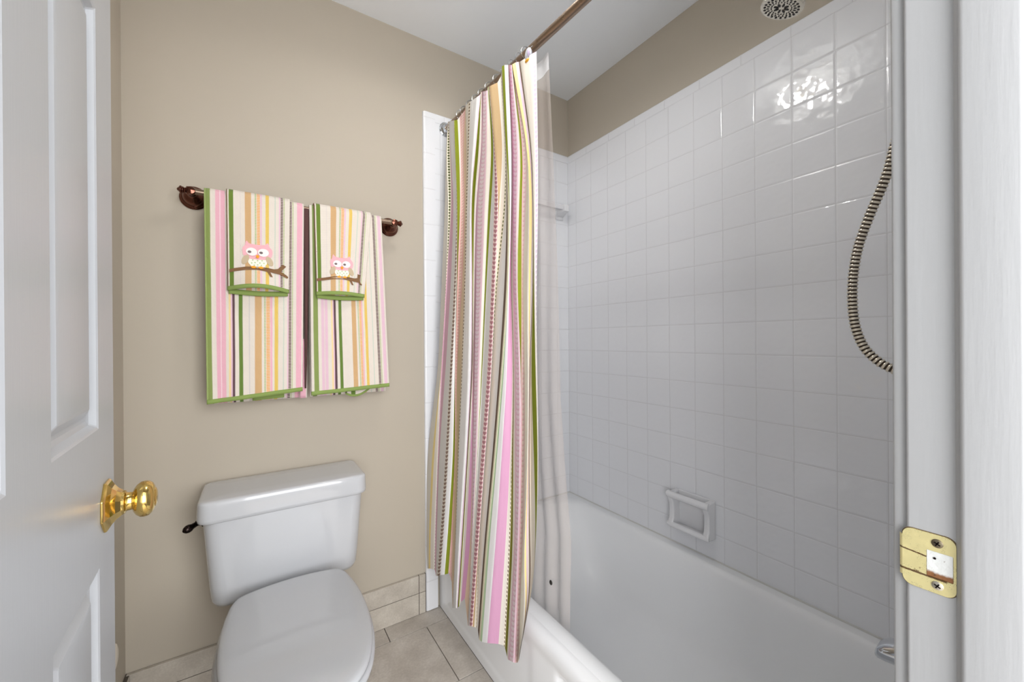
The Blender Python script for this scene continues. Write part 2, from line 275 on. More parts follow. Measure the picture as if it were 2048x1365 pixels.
 [(-0.7074,-0.3432,2.0658),(-0.7123,-0.3509,1.986),(-0.7183,-0.3605,1.8875),(-0.7243,-0.3588,1.7948),(-0.7316,-0.3432,1.6882),(-0.7396,-0.3466,1.5567),(-0.7472,-0.3547,1.4259),(-0.7543,-0.3618,1.2971),(-0.7609,-0.3679,1.1701),(-0.7669,-0.3731,1.0445),(-0.7723,-0.3787,0.9202),(-0.7773,-0.3833,0.797),(-0.7817,-0.3864,0.6745),(-0.7853,-0.3882,0.5698),(-0.7881,-0.3894,0.4828),(-0.7912,-0.3793,0.391),(-0.7939,-0.3677,0.3152),(-0.7966,-0.3559,0.2386)],
 [(-0.7101,-0.3498,2.0616),(-0.7149,-0.3572,1.9784),(-0.721,-0.3663,1.8757),(-0.7271,-0.361,1.7799),(-0.7343,-0.3437,1.668),(-0.7424,-0.3511,1.5291),(-0.75,-0.3589,1.3921),(-0.7572,-0.3658,1.2573),(-0.7638,-0.3717,1.1242),(-0.7698,-0.3773,0.9926),(-0.7753,-0.3829,0.8625),(-0.7803,-0.3878,0.7335),(-0.7847,-0.3933,0.6059),(-0.7882,-0.3974,0.4972),(-0.7912,-0.3958,0.405),(-0.7941,-0.3911,0.3112),(-0.7965,-0.3872,0.236),(-0.7988,-0.3834,0.1604)],
 [(-0.7243,-0.4151,2.0267),(-0.7293,-0.4207,1.9475),(-0.7355,-0.4277,1.8495),(-0.7417,-0.4322,1.7537),(-0.749,-0.4352,1.6408),(-0.7572,-0.4395,1.5103),(-0.7651,-0.4432,1.3813),(-0.7725,-0.4462,1.2538),(-0.7794,-0.4484,1.1276),(-0.7858,-0.4501,1.0022),(-0.7916,-0.4514,0.8777),(-0.797,-0.451,0.7534),(-0.8022,-0.4444,0.6275),(-0.8063,-0.4383,0.5189),(-0.8096,-0.4338,0.4283),(-0.8129,-0.4298,0.3376),(-0.8154,-0.4265,0.2649),(-0.8179,-0.4232,0.1919)],
 [(-0.7159,-0.4042,2.0477),(-0.7208,-0.422,1.9612),(-0.7269,-0.4438,1.8559),(-0.7329,-0.4532,1.7582),(-0.7401,-0.4477,1.6483),(-0.7482,-0.4479,1.5183),(-0.756,-0.4488,1.3891),(-0.7633,-0.4489,1.261),(-0.7701,-0.4483,1.1336),(-0.7764,-0.4469,1.0066),(-0.7822,-0.4448,0.8799),(-0.7875,-0.4415,0.7531),(-0.7926,-0.4337,0.6247),(-0.7967,-0.4265,0.5139),(-0.8,-0.4205,0.421),(-0.8032,-0.4146,0.3276),(-0.8057,-0.4097,0.2525),(-0.8083,-0.4048,0.1771)],
 [(-0.7144,-0.4051,2.0486),(-0.7193,-0.4269,1.96),(-0.7253,-0.4534,1.8528),(-0.7313,-0.4664,1.7543),(-0.7384,-0.4633,1.6444),(-0.7465,-0.4604,1.5162),(-0.7542,-0.4572,1.3885),(-0.7615,-0.4549,1.2611),(-0.7684,-0.453,1.134),(-0.7747,-0.4498,1.0071),(-0.7805,-0.4451,0.8801),(-0.7859,-0.4394,0.7525),(-0.791,-0.4316,0.6239),(-0.7951,-0.4243,0.5127),(-0.7984,-0.4183,0.4196),(-0.8016,-0.4123,0.3259),(-0.8041,-0.4074,0.2506),(-0.8066,-0.4025,0.175)],
 [(-0.725,-0.4271,2.0339),(-0.73,-0.4478,1.947),(-0.7362,-0.4731,1.8418),(-0.7422,-0.4907,1.7428),(-0.7493,-0.5012,1.6307),(-0.7574,-0.5051,1.5044),(-0.7651,-0.5072,1.3798),(-0.7724,-0.5078,1.2565),(-0.7793,-0.5073,1.1341),(-0.7857,-0.503,1.0119),(-0.7918,-0.4929,0.8886),(-0.7974,-0.4819,0.764),(-0.8027,-0.4708,0.6382),(-0.807,-0.4608,0.529),(-0.8105,-0.4532,0.4376),(-0.8138,-0.446,0.3458),(-0.8165,-0.4402,0.2718),(-0.8192,-0.4344,0.1975)],
 [(-0.7304,-0.438,2.0265),(-0.7354,-0.4583,1.9404),(-0.7416,-0.483,1.8361),(-0.7477,-0.5071,1.7354),(-0.7546,-0.5352,1.619),(-0.7627,-0.5397,1.4954),(-0.7705,-0.539,1.3742),(-0.7777,-0.5399,1.2536),(-0.7845,-0.5415,1.1338),(-0.7909,-0.5388,1.0146),(-0.797,-0.5289,0.8943),(-0.8026,-0.5182,0.7729),(-0.8079,-0.5078,0.6502),(-0.8122,-0.4983,0.5439),(-0.8157,-0.49,0.4545),(-0.8191,-0.4815,0.3641),(-0.8218,-0.4745,0.2913),(-0.8246,-0.4676,0.2179)],
 [(-0.7177,-0.4721,2.0257),(-0.7227,-0.4918,1.9403),(-0.7288,-0.5158,1.8369),(-0.7349,-0.5298,1.7405),(-0.7422,-0.5231,1.635),(-0.7504,-0.5209,1.5104),(-0.7582,-0.5199,1.386),(-0.7656,-0.5204,1.2622),(-0.7725,-0.5219,1.1393),(-0.779,-0.5194,1.0169),(-0.7851,-0.5093,0.8935),(-0.7909,-0.4984,0.7688),(-0.7963,-0.4879,0.643),(-0.8007,-0.4783,0.5339),(-0.8041,-0.4717,0.4429),(-0.8075,-0.4662,0.3519),(-0.8102,-0.4617,0.2787),(-0.8128,-0.4571,0.2053)],
 [(-0.7109,-0.4839,2.0427),(-0.7159,-0.4997,1.9585),(-0.722,-0.5191,1.8559),(-0.728,-0.5364,1.7568),(-0.7351,-0.5448,1.6453),(-0.7433,-0.5371,1.5218),(-0.7514,-0.5196,1.3996),(-0.759,-0.5105,1.2747),(-0.7659,-0.5118,1.149),(-0.7724,-0.5098,1.0239),(-0.7786,-0.4993,0.8978),(-0.7844,-0.4879,0.7704),(-0.7898,-0.4772,0.6417),(-0.7942,-0.4674,0.5303),(-0.7976,-0.4627,0.4381),(-0.8008,-0.4606,0.3469),(-0.8033,-0.4588,0.2738),(-0.8058,-0.457,0.2007)],
 [(-0.7135,-0.4898,2.0393),(-0.7185,-0.5051,1.9556),(-0.7247,-0.524,1.8536),(-0.7307,-0.5419,1.7546),(-0.7378,-0.5577,1.6411),(-0.7459,-0.5528,1.5181),(-0.754,-0.5347,1.3973),(-0.7617,-0.5234,1.2739),(-0.7687,-0.5207,1.1493),(-0.7753,-0.5156,1.0249),(-0.7815,-0.5051,0.8994),(-0.7874,-0.4938,0.7725),(-0.7928,-0.4834,0.6446),(-0.7972,-0.4739,0.5338),(-0.8006,-0.4697,0.4423),(-0.8038,-0.4681,0.3518),(-0.8064,-0.4668,0.2795),(-0.8089,-0.4655,0.2071)],
 [(-0.7175,-0.498,2.0491),(-0.7225,-0.5126,1.965),(-0.7287,-0.5306,1.8625),(-0.7348,-0.5481,1.7628),(-0.7419,-0.5642,1.6482),(-0.7499,-0.5743,1.5205),(-0.7576,-0.5781,1.3963),(-0.765,-0.578,1.274),(-0.7719,-0.5724,1.1524),(-0.7785,-0.5654,1.0305),(-0.7846,-0.5554,0.9076),(-0.7904,-0.5442,0.7833),(-0.7959,-0.529,0.6564),(-0.8005,-0.5152,0.5458),(-0.8041,-0.5058,0.4533),(-0.8076,-0.4975,0.3605),(-0.8104,-0.4908,0.2856),(-0.8132,-0.484,0.2103)],
 [(-0.7229,-0.508,2.0539),(-0.7279,-0.5222,1.9689),(-0.7342,-0.5396,1.8652),(-0.7403,-0.5567,1.7643),(-0.7474,-0.5763,1.6469),(-0.7555,-0.5903,1.5166),(-0.7632,-0.5973,1.3908),(-0.7705,-0.5984,1.2674),(-0.7775,-0.592,1.1451),(-0.7841,-0.5841,1.0223),(-0.7903,-0.5735,0.8984),(-0.7962,-0.5615,0.7729),(-0.8018,-0.546,0.6447),(-0.8065,-0.5321,0.533),(-0.8101,-0.5237,0.44),(-0.8136,-0.5155,0.3465),(-0.8165,-0.5089,0.271),(-0.8193,-0.5022,0.1951)],
 [(-0.7255,-0.5135,2.0532),(-0.7306,-0.5274,1.9684),(-0.7369,-0.5445,1.8649),(-0.743,-0.5612,1.7642),(-0.7501,-0.5876,1.6444),(-0.7581,-0.6052,1.5139),(-0.7658,-0.6109,1.3892),(-0.7731,-0.6118,1.2668),(-0.7802,-0.606,1.1453),(-0.7868,-0.5984,1.0234),(-0.793,-0.5875,0.9004),(-0.7989,-0.5755,0.7758),(-0.8045,-0.5613,0.6489),(-0.8091,-0.5485,0.5385),(-0.8127,-0.5397,0.4461),(-0.8163,-0.5309,0.353),(-0.8192,-0.5237,0.2778),(-0.8221,-0.5165,0.2021)],
 [(-0.7246,-0.5267,2.0505),(-0.7297,-0.5397,1.9665),(-0.736,-0.5557,1.8639),(-0.7422,-0.5714,1.764),(-0.7493,-0.5909,1.647),(-0.7574,-0.6049,1.5172),(-0.7652,-0.6106,1.3922),(-0.7726,-0.6116,1.2694),(-0.7797,-0.6059,1.1475),(-0.7863,-0.5984,1.0253),(-0.7927,-0.5876,0.902),(-0.7986,-0.5756,0.7771),(-0.8042,-0.5615,0.65),(-0.8089,-0.5487,0.5393),(-0.8126,-0.5399,0.4468),(-0.8162,-0.5311,0.3534),(-0.8191,-0.5239,0.2781),(-0.8221,-0.5167,0.2022)],
 [(-0.7245,-0.528,2.0497),(-0.7296,-0.5407,1.9658),(-0.7359,-0.5564,1.8632),(-0.7421,-0.5717,1.7632),(-0.7493,-0.5912,1.646),(-0.7573,-0.6051,1.5159),(-0.7651,-0.6108,1.3906),(-0.7725,-0.6129,1.2674),(-0.7795,-0.6104,1.1454),(-0.7861,-0.6052,1.0234),(-0.7924,-0.5949,0.9003),(-0.7982,-0.5835,0.7759),(-0.8039,-0.57,0.6493),(-0.8085,-0.5577,0.5391),(-0.8121,-0.5491,0.4469),(-0.8158,-0.5404,0.3539),(-0.8187,-0.5333,0.2788),(-0.8216,-0.5262,0.2033)],
 [(-0.7218,-0.5449,2.0408),(-0.7269,-0.5576,1.9575),(-0.7332,-0.5733,1.8557),(-0.7394,-0.5886,1.7564),(-0.7466,-0.5989,1.6432),(-0.7549,-0.6064,1.5152),(-0.7627,-0.6106,1.3898),(-0.7701,-0.615,1.2661),(-0.777,-0.6195,1.1439),(-0.7834,-0.6201,1.0228),(-0.7896,-0.6132,0.9013),(-0.7953,-0.6055,0.7789),(-0.8007,-0.5966,0.6553),(-0.8051,-0.5885,0.5484),(-0.8088,-0.5792,0.4575),(-0.8125,-0.5695,0.3655),(-0.8154,-0.5617,0.2912),(-0.8183,-0.5538,0.2163)],
 [(-0.7068,-0.5231,2.0592),(-0.7118,-0.5354,1.9745),(-0.7179,-0.5506,1.8708),(-0.724,-0.5655,1.7696),(-0.7311,-0.5757,1.6539),(-0.7391,-0.585,1.5223),(-0.7467,-0.5927,1.3935),(-0.7537,-0.6031,1.2666),(-0.7601,-0.6169,1.1423),(-0.7659,-0.6259,1.0206),(-0.7715,-0.6267,0.8995),(-0.7766,-0.6254,0.7786),(-0.7815,-0.6192,0.6564),(-0.7854,-0.6136,0.5509),(-0.7887,-0.6061,0.4613),(-0.792,-0.5985,0.371),(-0.7945,-0.5923,0.2982),(-0.7971,-0.5861,0.2249)],
 [(-0.6999,-0.5139,2.0672),(-0.7048,-0.5259,1.9818),(-0.7109,-0.5407,1.8772),(-0.7169,-0.5552,1.7751),(-0.7239,-0.5654,1.658),(-0.7319,-0.5746,1.5248),(-0.7394,-0.5821,1.3944),(-0.7463,-0.5935,1.2659),(-0.7525,-0.6093,1.14),(-0.7582,-0.6196,1.017),(-0.7636,-0.6214,0.8949),(-0.7686,-0.6216,0.7731),(-0.7732,-0.6189,0.6509),(-0.7769,-0.6161,0.5458),(-0.7799,-0.6117,0.4572),(-0.7829,-0.6072,0.3682),(-0.7852,-0.6035,0.2967),(-0.7876,-0.5998,0.225)],
 [(-0.6971,-0.5106,2.0702),(-0.702,-0.5224,1.9843),(-0.7081,-0.537,1.8791),(-0.7141,-0.5513,1.7763),(-0.7211,-0.5614,1.6584),(-0.729,-0.5705,1.5242),(-0.7365,-0.5779,1.3928),(-0.7434,-0.5894,1.2632),(-0.7495,-0.6052,1.1363),(-0.7552,-0.6152,1.0123),(-0.7606,-0.617,0.8891),(-0.7654,-0.6184,0.7665),(-0.7698,-0.6198,0.6447),(-0.7733,-0.62,0.5403),(-0.7763,-0.6152,0.4512),(-0.7792,-0.6103,0.3617),(-0.7816,-0.6063,0.2897),(-0.7839,-0.6023,0.2175)],
 [(-0.6984,-0.5135,2.068),(-0.7033,-0.5253,1.9812),(-0.7094,-0.5398,1.8749),(-0.7154,-0.554,1.771),(-0.7224,-0.5637,1.6519),(-0.7304,-0.5727,1.5162),(-0.7379,-0.5801,1.3832),(-0.7448,-0.5927,1.252),(-0.7509,-0.6091,1.1239),(-0.7566,-0.6192,0.9985),(-0.7619,-0.6231,0.8744),(-0.7666,-0.6274,0.7515),(-0.7709,-0.6323,0.63),(-0.7743,-0.6333,0.5255),(-0.7773,-0.6283,0.4358),(-0.7802,-0.6232,0.3457),(-0.7825,-0.6191,0.2732),(-0.7849,-0.6149,0.2005)],
 [(-0.7024,-0.5203,2.0625),(-0.7074,-0.5321,1.9757),(-0.7135,-0.5466,1.8696),(-0.7195,-0.5607,1.7658),(-0.7266,-0.5707,1.6467),(-0.7345,-0.5833,1.5104),(-0.742,-0.5963,1.3771),(-0.7489,-0.6092,1.2469),(-0.7552,-0.6217,1.1197),(-0.7609,-0.6312,0.9951),(-0.7661,-0.638,0.8722),(-0.7708,-0.6438,0.7507),(-0.775,-0.6487,0.6303),(-0.7785,-0.6488,0.5263),(-0.7816,-0.6432,0.437),(-0.7845,-0.6375,0.3472),(-0.7869,-0.6328,0.2749),(-0.7893,-0.6282,0.2023)],
 [(-0.7204,-0.5648,2.0297),(-0.7255,-0.5843,1.9411),(-0.7317,-0.6081,1.834),(-0.7378,-0.6311,1.7307),(-0.7451,-0.6319,1.6202),(-0.7533,-0.6374,1.4913),(-0.761,-0.6457,1.3638),(-0.7681,-0.6608,1.2383),(-0.7744,-0.6794,1.1162),(-0.7803,-0.6912,0.9974),(-0.7857,-0.6979,0.8803),(-0.7907,-0.701,0.7638),(-0.7953,-0.7011,0.6472),(-0.7991,-0.7003,0.5473),(-0.8021,-0.6988,0.4637),(-0.805,-0.6972,0.38),(-0.8073,-0.6959,0.3131),(-0.8096,-0.6946,0.2462)],
 [(-0.7122,-0.5526,2.0401),(-0.7172,-0.5747,1.9493),(-0.7234,-0.6014,1.8399),(-0.7293,-0.6271,1.7347),(-0.7365,-0.6293,1.623),(-0.7446,-0.6325,1.4939),(-0.7523,-0.6364,1.3662),(-0.7593,-0.6499,1.2395),(-0.7655,-0.6687,1.1159),(-0.7712,-0.6799,0.9956),(-0.7766,-0.6854,0.8766),(-0.7815,-0.6878,0.7583),(-0.7861,-0.6877,0.6399),(-0.7897,-0.6867,0.5383),(-0.7927,-0.6851,0.4534),(-0.7955,-0.6833,0.3684),(-0.7978,-0.6819,0.3003),(-0.8,-0.6805,0.2323)],
 [(-0.704,-0.5405,2.0504),(-0.709,-0.5661,1.9569),(-0.715,-0.5968,1.8447),(-0.7209,-0.6263,1.7374),(-0.7279,-0.6292,1.625),(-0.7358,-0.6355,1.4947),(-0.7432,-0.6439,1.366),(-0.7501,-0.6524,1.2397),(-0.7565,-0.6605,1.1157),(-0.7623,-0.6671,0.9935),(-0.7675,-0.6724,0.8729),(-0.7723,-0.6746,0.7528),(-0.7768,-0.6742,0.6326),(-0.7804,-0.673,0.5294),(-0.7832,-0.6713,0.4431),(-0.786,-0.6695,0.3567),(-0.7882,-0.668,0.2876),(-0.7904,-0.6664,0.2184)],
 [(-0.6972,-0.5305,2.059),(-0.7021,-0.5562,1.9647),(-0.7081,-0.5872,1.8514),(-0.7139,-0.617,1.7432),(-0.7208,-0.6194,1.6299),(-0.7286,-0.6271,1.4979),(-0.7359,-0.6379,1.3678),(-0.7427,-0.6456,1.2405),(-0.749,-0.6511,1.1154),(-0.7548,-0.6565,0.9919),(-0.7599,-0.6617,0.8698),(-0.7647,-0.6637,0.7482),(-0.7691,-0.6631,0.6265),(-0.7726,-0.6618,0.522),(-0.7754,-0.66,0.4346),(-0.7781,-0.658,0.3471),(-0.7802,-0.6564,0.277),(-0.7823,-0.6548,0.2069)],
 [(-0.7026,-0.5393,2.0522),(-0.7075,-0.5715,1.9551),(-0.7135,-0.61,1.8395),(-0.7192,-0.6464,1.7302),(-0.7262,-0.6497,1.6192),(-0.734,-0.6508,1.492),(-0.7415,-0.6511,1.3659),(-0.7484,-0.6598,1.2402),(-0.7545,-0.6735,1.1168),(-0.7601,-0.6824,0.996),(-0.7653,-0.6876,0.8767),(-0.7699,-0.691,0.7582),(-0.7742,-0.6929,0.6401),(-0.7778,-0.6897,0.5374),(-0.7808,-0.6837,0.4499),(-0.7833,-0.6849,0.366),(-0.7855,-0.6825,0.297),(-0.7879,-0.6776,0.2263)],
 [(-0.7135,-0.556,2.0385),(-0.7185,-0.5881,1.9427),(-0.7245,-0.6263,1.8289),(-0.7304,-0.6625,1.7213),(-0.7372,-0.6785,1.608),(-0.745,-0.6888,1.4819),(-0.7525,-0.6947,1.3591),(-0.7593,-0.7025,1.2381),(-0.7656,-0.7112,1.1192),(-0.7714,-0.7176,1.0023),(-0.7766,-0.7219,0.8867),(-0.7815,-0.7225,0.7713),(-0.786,-0.7198,0.6553),(-0.7897,-0.7165,0.5553),(-0.7923,-0.7195,0.4747),(-0.7938,-0.736,0.402),(-0.7974,-0.7135,0.324),(-0.8006,-0.6983,0.2488)],
 [(-0.7081,-0.568,2.0402),(-0.7131,-0.5963,1.9465),(-0.7191,-0.6303,1.8345),(-0.725,-0.6627,1.728),(-0.7319,-0.685,1.6119),(-0.7397,-0.6963,1.4852),(-0.7471,-0.6983,1.363),(-0.754,-0.7018,1.2419),(-0.7604,-0.7065,1.1221),(-0.7663,-0.7111,1.0039),(-0.7715,-0.7155,0.887),(-0.7764,-0.7174,0.7707),(-0.7808,-0.7172,0.6544),(-0.7844,-0.7171,0.555),(-0.7868,-0.7232,0.4754),(-0.789,-0.7295,0.3969),(-0.7926,-0.7067,0.318),(-0.7957,-0.6917,0.2422)],
 [(-0.7028,-0.5774,2.0387),(-0.7078,-0.603,1.9467),(-0.7139,-0.6337,1.8364),(-0.7198,-0.6632,1.731),(-0.7268,-0.6808,1.6162),(-0.7346,-0.6898,1.4894),(-0.742,-0.6919,1.3663),(-0.7489,-0.6954,1.2442),(-0.7554,-0.7,1.1236),(-0.7613,-0.7044,1.0044),(-0.7666,-0.7088,0.8866),(-0.7714,-0.7123,0.7699),(-0.7757,-0.7151,0.6539),(-0.7791,-0.7167,0.5548),(-0.7816,-0.7215,0.4742),(-0.7841,-0.7235,0.3929),(-0.7877,-0.7004,0.3135),(-0.7909,-0.6854,0.2371)],
 [(-0.7028,-0.5779,2.0385),(-0.7078,-0.6034,1.9465),(-0.7138,-0.6341,1.8363),(-0.7197,-0.6635,1.731),(-0.7267,-0.6811,1.6162),(-0.7346,-0.6932,1.4886),(-0.742,-0.7009,1.3648),(-0.7489,-0.7039,1.2436),(-0.7553,-0.7028,1.1237),(-0.7612,-0.7047,1.0045),(-0.7665,-0.7091,0.8867),(-0.7713,-0.7137,0.7703),(-0.7755,-0.7187,0.6552),(-0.7787,-0.7232,0.5576),(-0.7811,-0.7294,0.4781),(-0.7841,-0.7237,0.393),(-0.7877,-0.7006,0.3136),(-0.7908,-0.6859,0.2375)],
 [(-0.6995,-0.581,2.0388),(-0.7045,-0.6055,1.9475),(-0.7106,-0.635,1.8378),(-0.7165,-0.6634,1.7329),(-0.7235,-0.6788,1.6187),(-0.7313,-0.6903,1.4909),(-0.7388,-0.6991,1.3665),(-0.7457,-0.7028,1.2449),(-0.7521,-0.7022,1.1247),(-0.7579,-0.7041,1.0054),(-0.7631,-0.7087,0.8874),(-0.7678,-0.714,0.7709),(-0.772,-0.72,0.656),(-0.7752,-0.7261,0.5591),(-0.7778,-0.7329,0.4801),(-0.7808,-0.7199,0.391),(-0.7844,-0.6966,0.3112),(-0.7876,-0.682,0.2349)],
 [(-0.7104,-0.5973,2.0251),(-0.7154,-0.6217,1.9351),(-0.7216,-0.651,1.827),(-0.7276,-0.6792,1.7236),(-0.7347,-0.6945,1.6113),(-0.7427,-0.7061,1.4856),(-0.7503,-0.715,1.3633),(-0.7573,-0.7202,1.2438),(-0.7638,-0.7217,1.1259),(-0.7698,-0.7291,1.0096),(-0.7751,-0.742,0.8962),(-0.7799,-0.7533,0.7852),(-0.7843,-0.7631,0.676),(-0.7877,-0.7656,0.5815),(-0.7903,-0.7592,0.4989),(-0.7934,-0.7385,0.4077),(-0.7971,-0.7159,0.3297),(-0.8003,-0.7026,0.2558)],
 [(-0.7158,-0.6057,2.0182),(-0.7209,-0.6299,1.9289),(-0.7271,-0.659,1.8217),(-0.7331,-0.687,1.7192),(-0.7403,-0.7024,1.6077),(-0.7484,-0.7146,1.483),(-0.756,-0.7245,1.3617),(-0.7631,-0.7351,1.243),(-0.7697,-0.7461,1.127),(-0.7757,-0.7574,1.0137),(-0.7811,-0.7689,0.903),(-0.786,-0.7756,0.7935),(-0.7904,-0.777,0.6837),(-0.7939,-0.7746,0.5885),(-0.7966,-0.7682,0.5068),(-0.7997,-0.7482,0.4169),(-0.8034,-0.7259,0.3399),(-0.8066,-0.7125,0.2666)],
 [(-0.7124,-0.6659,2.0078),(-0.7176,-0.6756,1.9281),(-0.7241,-0.6876,1.8304),(-0.7305,-0.6994,1.7349),(-0.7379,-0.7099,1.6243),(-0.7464,-0.7199,1.4989),(-0.7543,-0.7293,1.3764),(-0.7618,-0.7396,1.2565),(-0.7687,-0.7515,1.1392),(-0.7751,-0.7625,1.0247),(-0.7809,-0.7728,0.9127),(-0.7861,-0.779,0.802),(-0.7908,-0.7793,0.6907),(-0.7946,-0.7767,0.5945),(-0.7976,-0.7706,0.5122),(-0.8008,-0.7514,0.4221),(-0.8048,-0.729,0.3445),(-0.8082,-0.7151,0.2705)],
 [(-0.7041,-0.6747,2.0116),(-0.7093,-0.6828,1.9328),(-0.7158,-0.6927,1.836),(-0.7222,-0.7025,1.741),(-0.7297,-0.7127,1.6301),(-0.7381,-0.7216,1.5044),(-0.7461,-0.7271,1.3819),(-0.7536,-0.7338,1.2612),(-0.7606,-0.7426,1.1426),(-0.7669,-0.7518,1.0264),(-0.7727,-0.7622,0.9126),(-0.778,-0.7686,0.8002),(-0.7828,-0.7688,0.6873),(-0.7865,-0.7664,0.5896),(-0.7895,-0.7602,0.5061),(-0.7927,-0.7411,0.4148),(-0.7967,-0.7181,0.3361),(-0.8002,-0.7035,0.2606)],
]
# ================================================================ THE ROOM
YF = -1.4975          # bathroom face of the door wall
XJ = -0.833          # face of the right door jamb
XL = -1.742
H = 2.44
bm = bmesh.new(); box(bm, XL-0.12, 0.12, -3.6, 0.12, -0.1, -0.006); struct(mesh_obj('floor', bm, M_GROUT, smooth=False))
floor = bpy.data.objects['floor']
# floor tiles (pattern of the floor, laid as shallow stone slabs in one mesh)
bm = bmesh.new(); g = 0.0014
def ftile(x0, x1, y0, y1):
    x0 = max(x0, XL); x1 = min(x1, -0.745); y0 = max(y0, -3.4); y1 = min(y1, 0)
    if x1-x0 > 0.01 and y1-y0 > 0.01: box(bm, x0+g, x1-g, y0+g, y1-g, -0.008, 0.0, 0.0008, 1)
yrow = -0.0
for i in range(-3, 3):
    ftile(-0.985+0.305*i, -0.985+0.305*(i+1), -0.095, 0)
for j in range(11):
    y1 = -0.095-0.302*j; y0 = y1-0.302
    if j % 2 == 0:
        ftile(-0.84, -0.745, y0, y1)
        for i in range(5): ftile(-0.84-0.305*(i+1), -0.84-0.305*i, y0, y1)
    else:
        for i in range(5): ftile(-0.745-0.305*(i+1), -0.745-0.305*i, y0, y1)
mesh_obj('floor_tiles', bm, M_STONE, parent=floor, smooth=False)

bm = bmesh.new(); box(bm, XL-0.12, 0.12, -3.6, 0.12, H, H+0.1); struct(mesh_obj('ceiling', bm, M_CEIL, smooth=False))
bm = bmesh.new(); box(bm, XL-0.1, 0.11, 0.0, 0.1, -0.01, H); struct(mesh_obj('wall_back', bm, M_WALL, smooth=False))
bm = bmesh.new(); box(bm, XL-0.1, XL, -1.62, -0.0005, -0.01, H); struct(mesh_obj('wall_left', bm, M_WALL, smooth=False))
bm = bmesh.new(); box(bm, 0.009, 0.11, -1.62, -0.0005, -0.01, H); struct(mesh_obj('wall_right', bm, M_WALL, smooth=False))
bm = bmesh.new()
XD = -1.565          # left jamb face
box(bm, XL-0.1, XD-0.02, YF-0.115, YF, -0.01, H); box(bm, XJ+0.02, 0.11, YF-0.115, YF, -0.01, H)
box(bm, XD-0.02, XJ+0.02, YF-0.115, YF, 2.06, H)
struct(mesh_obj('wall_front', bm, M_WALL, smooth=False))

# glazed tile surround (slabs proud of the plaster, rounded caps)
def rounded_strip(name, pts0, pts1, mat, parent):
    bm = bmesh.new(); loft(bm, [pts0, pts1]); return mesh_obj(name, bm, mat, parent=parent)
bm = bmesh.new(); box(bm, 0.0, 0.0088, -1.498, -0.0085, 0.30, 2.095)
ts = struct(mesh_obj('trim_1', bm, M_TILE_R, smooth=False))
def cap_profile(t=0.009, h=0.04, n=6):        # outward, up
    return [(0, 0), (t, 0)] + [(t-0.007+0.007*math.cos(a), h-0.010+0.010*math.sin(a)) for a in [PI/2*k/n for k in range(n+1)]] + [(0, h)]
pr = cap_profile()
rounded_strip('cap_tiles', [(0.0088-a, -1.498, 2.0952+b) for a, b in pr], [(0.0088-a, -0.0085, 2.0952+b) for a, b in pr], M_CAP_R, ts)
bm = bmesh.new(); box(bm, -0.756, -0.0002, -0.008, -0.0003, 0.30, 2.095)
tb = struct(mesh_obj('trim_2', bm, M_TILE_B, smooth=False))
rounded_strip('cap_tiles', [(-0.80, -0.0002-a, 2.0952+b) for a, b in pr], [(-0.0002, -0.0002-a, 2.0952+b) for a, b in pr], M_CAP_B, tb)
pe = cap_profile(0.013, 0.052, 8)
rounded_strip('edge_tiles', [(-0.756-b, -0.0002-a, 0.002) for a, b in pe], [(-0.756-b, -0.0002-a, 2.128) for a, b in pe], M_CAP_V, tb)
bm = bmesh.new(); box(bm, -0.756, -0.0002, YF+0.0002, YF+0.008, 0.30, 2.095)
tf = struct(mesh_obj('trim_3', bm, M_TILE_F, smooth=False))
rounded_strip('cap_tiles', [(-0.78, YF+0.0002+a, 2.0952+b) for a, b in pr], [(-0.0002, YF+0.0002+a, 2.0952+b) for a, b in pr], M_CAP_B, tf)

# stone baseboards: lower and upper course
bm = bmesh.new(); gg = 0.0012
for (x0, x1) in ((XL+0.002, -1.44), (-1.44, -1.135), (-1.135, -0.84), (-0.84, -0.811)):
    for (z0, z1) in ((0.0, 0.090), (0.090, 0.1640)):
        box(bm, x0+gg, x1-gg, -0.0125, -0.0012, z0+0.001, z1-gg, 0.0012, 2)
bb = struct(mesh_obj('baseboard_back', bm, M_STONE_B, smooth=False))
bm = bmesh.new(); box(bm, XL+0.001, -0.810, -0.0105, -0.0004, 0, 0.1622); mesh_obj('grout', bm, M_GROUT, parent=bb, smooth=False)
bm = bmesh.new()
for k in range(5):
    for (z0, z1) in ((0.0, 0.090), (0.090, 0.163)):
        box(bm, XL+0.0012, XL+0.0125, -0.014-0.29*(k+1)+gg, -0.014-0.29*k-gg, z0+0.001, z1-gg, 0.0012, 2)
bl = struct(mesh_obj('baseboard_left', bm, M_STONE_B, smooth=False))
bm = bmesh.new(); box(bm, XL+0.0004, XL+0.0105, -1.46, -0.0135, 0, 0.1622); mesh_obj('grout', bm, M_GROUT, parent=bl, smooth=False)

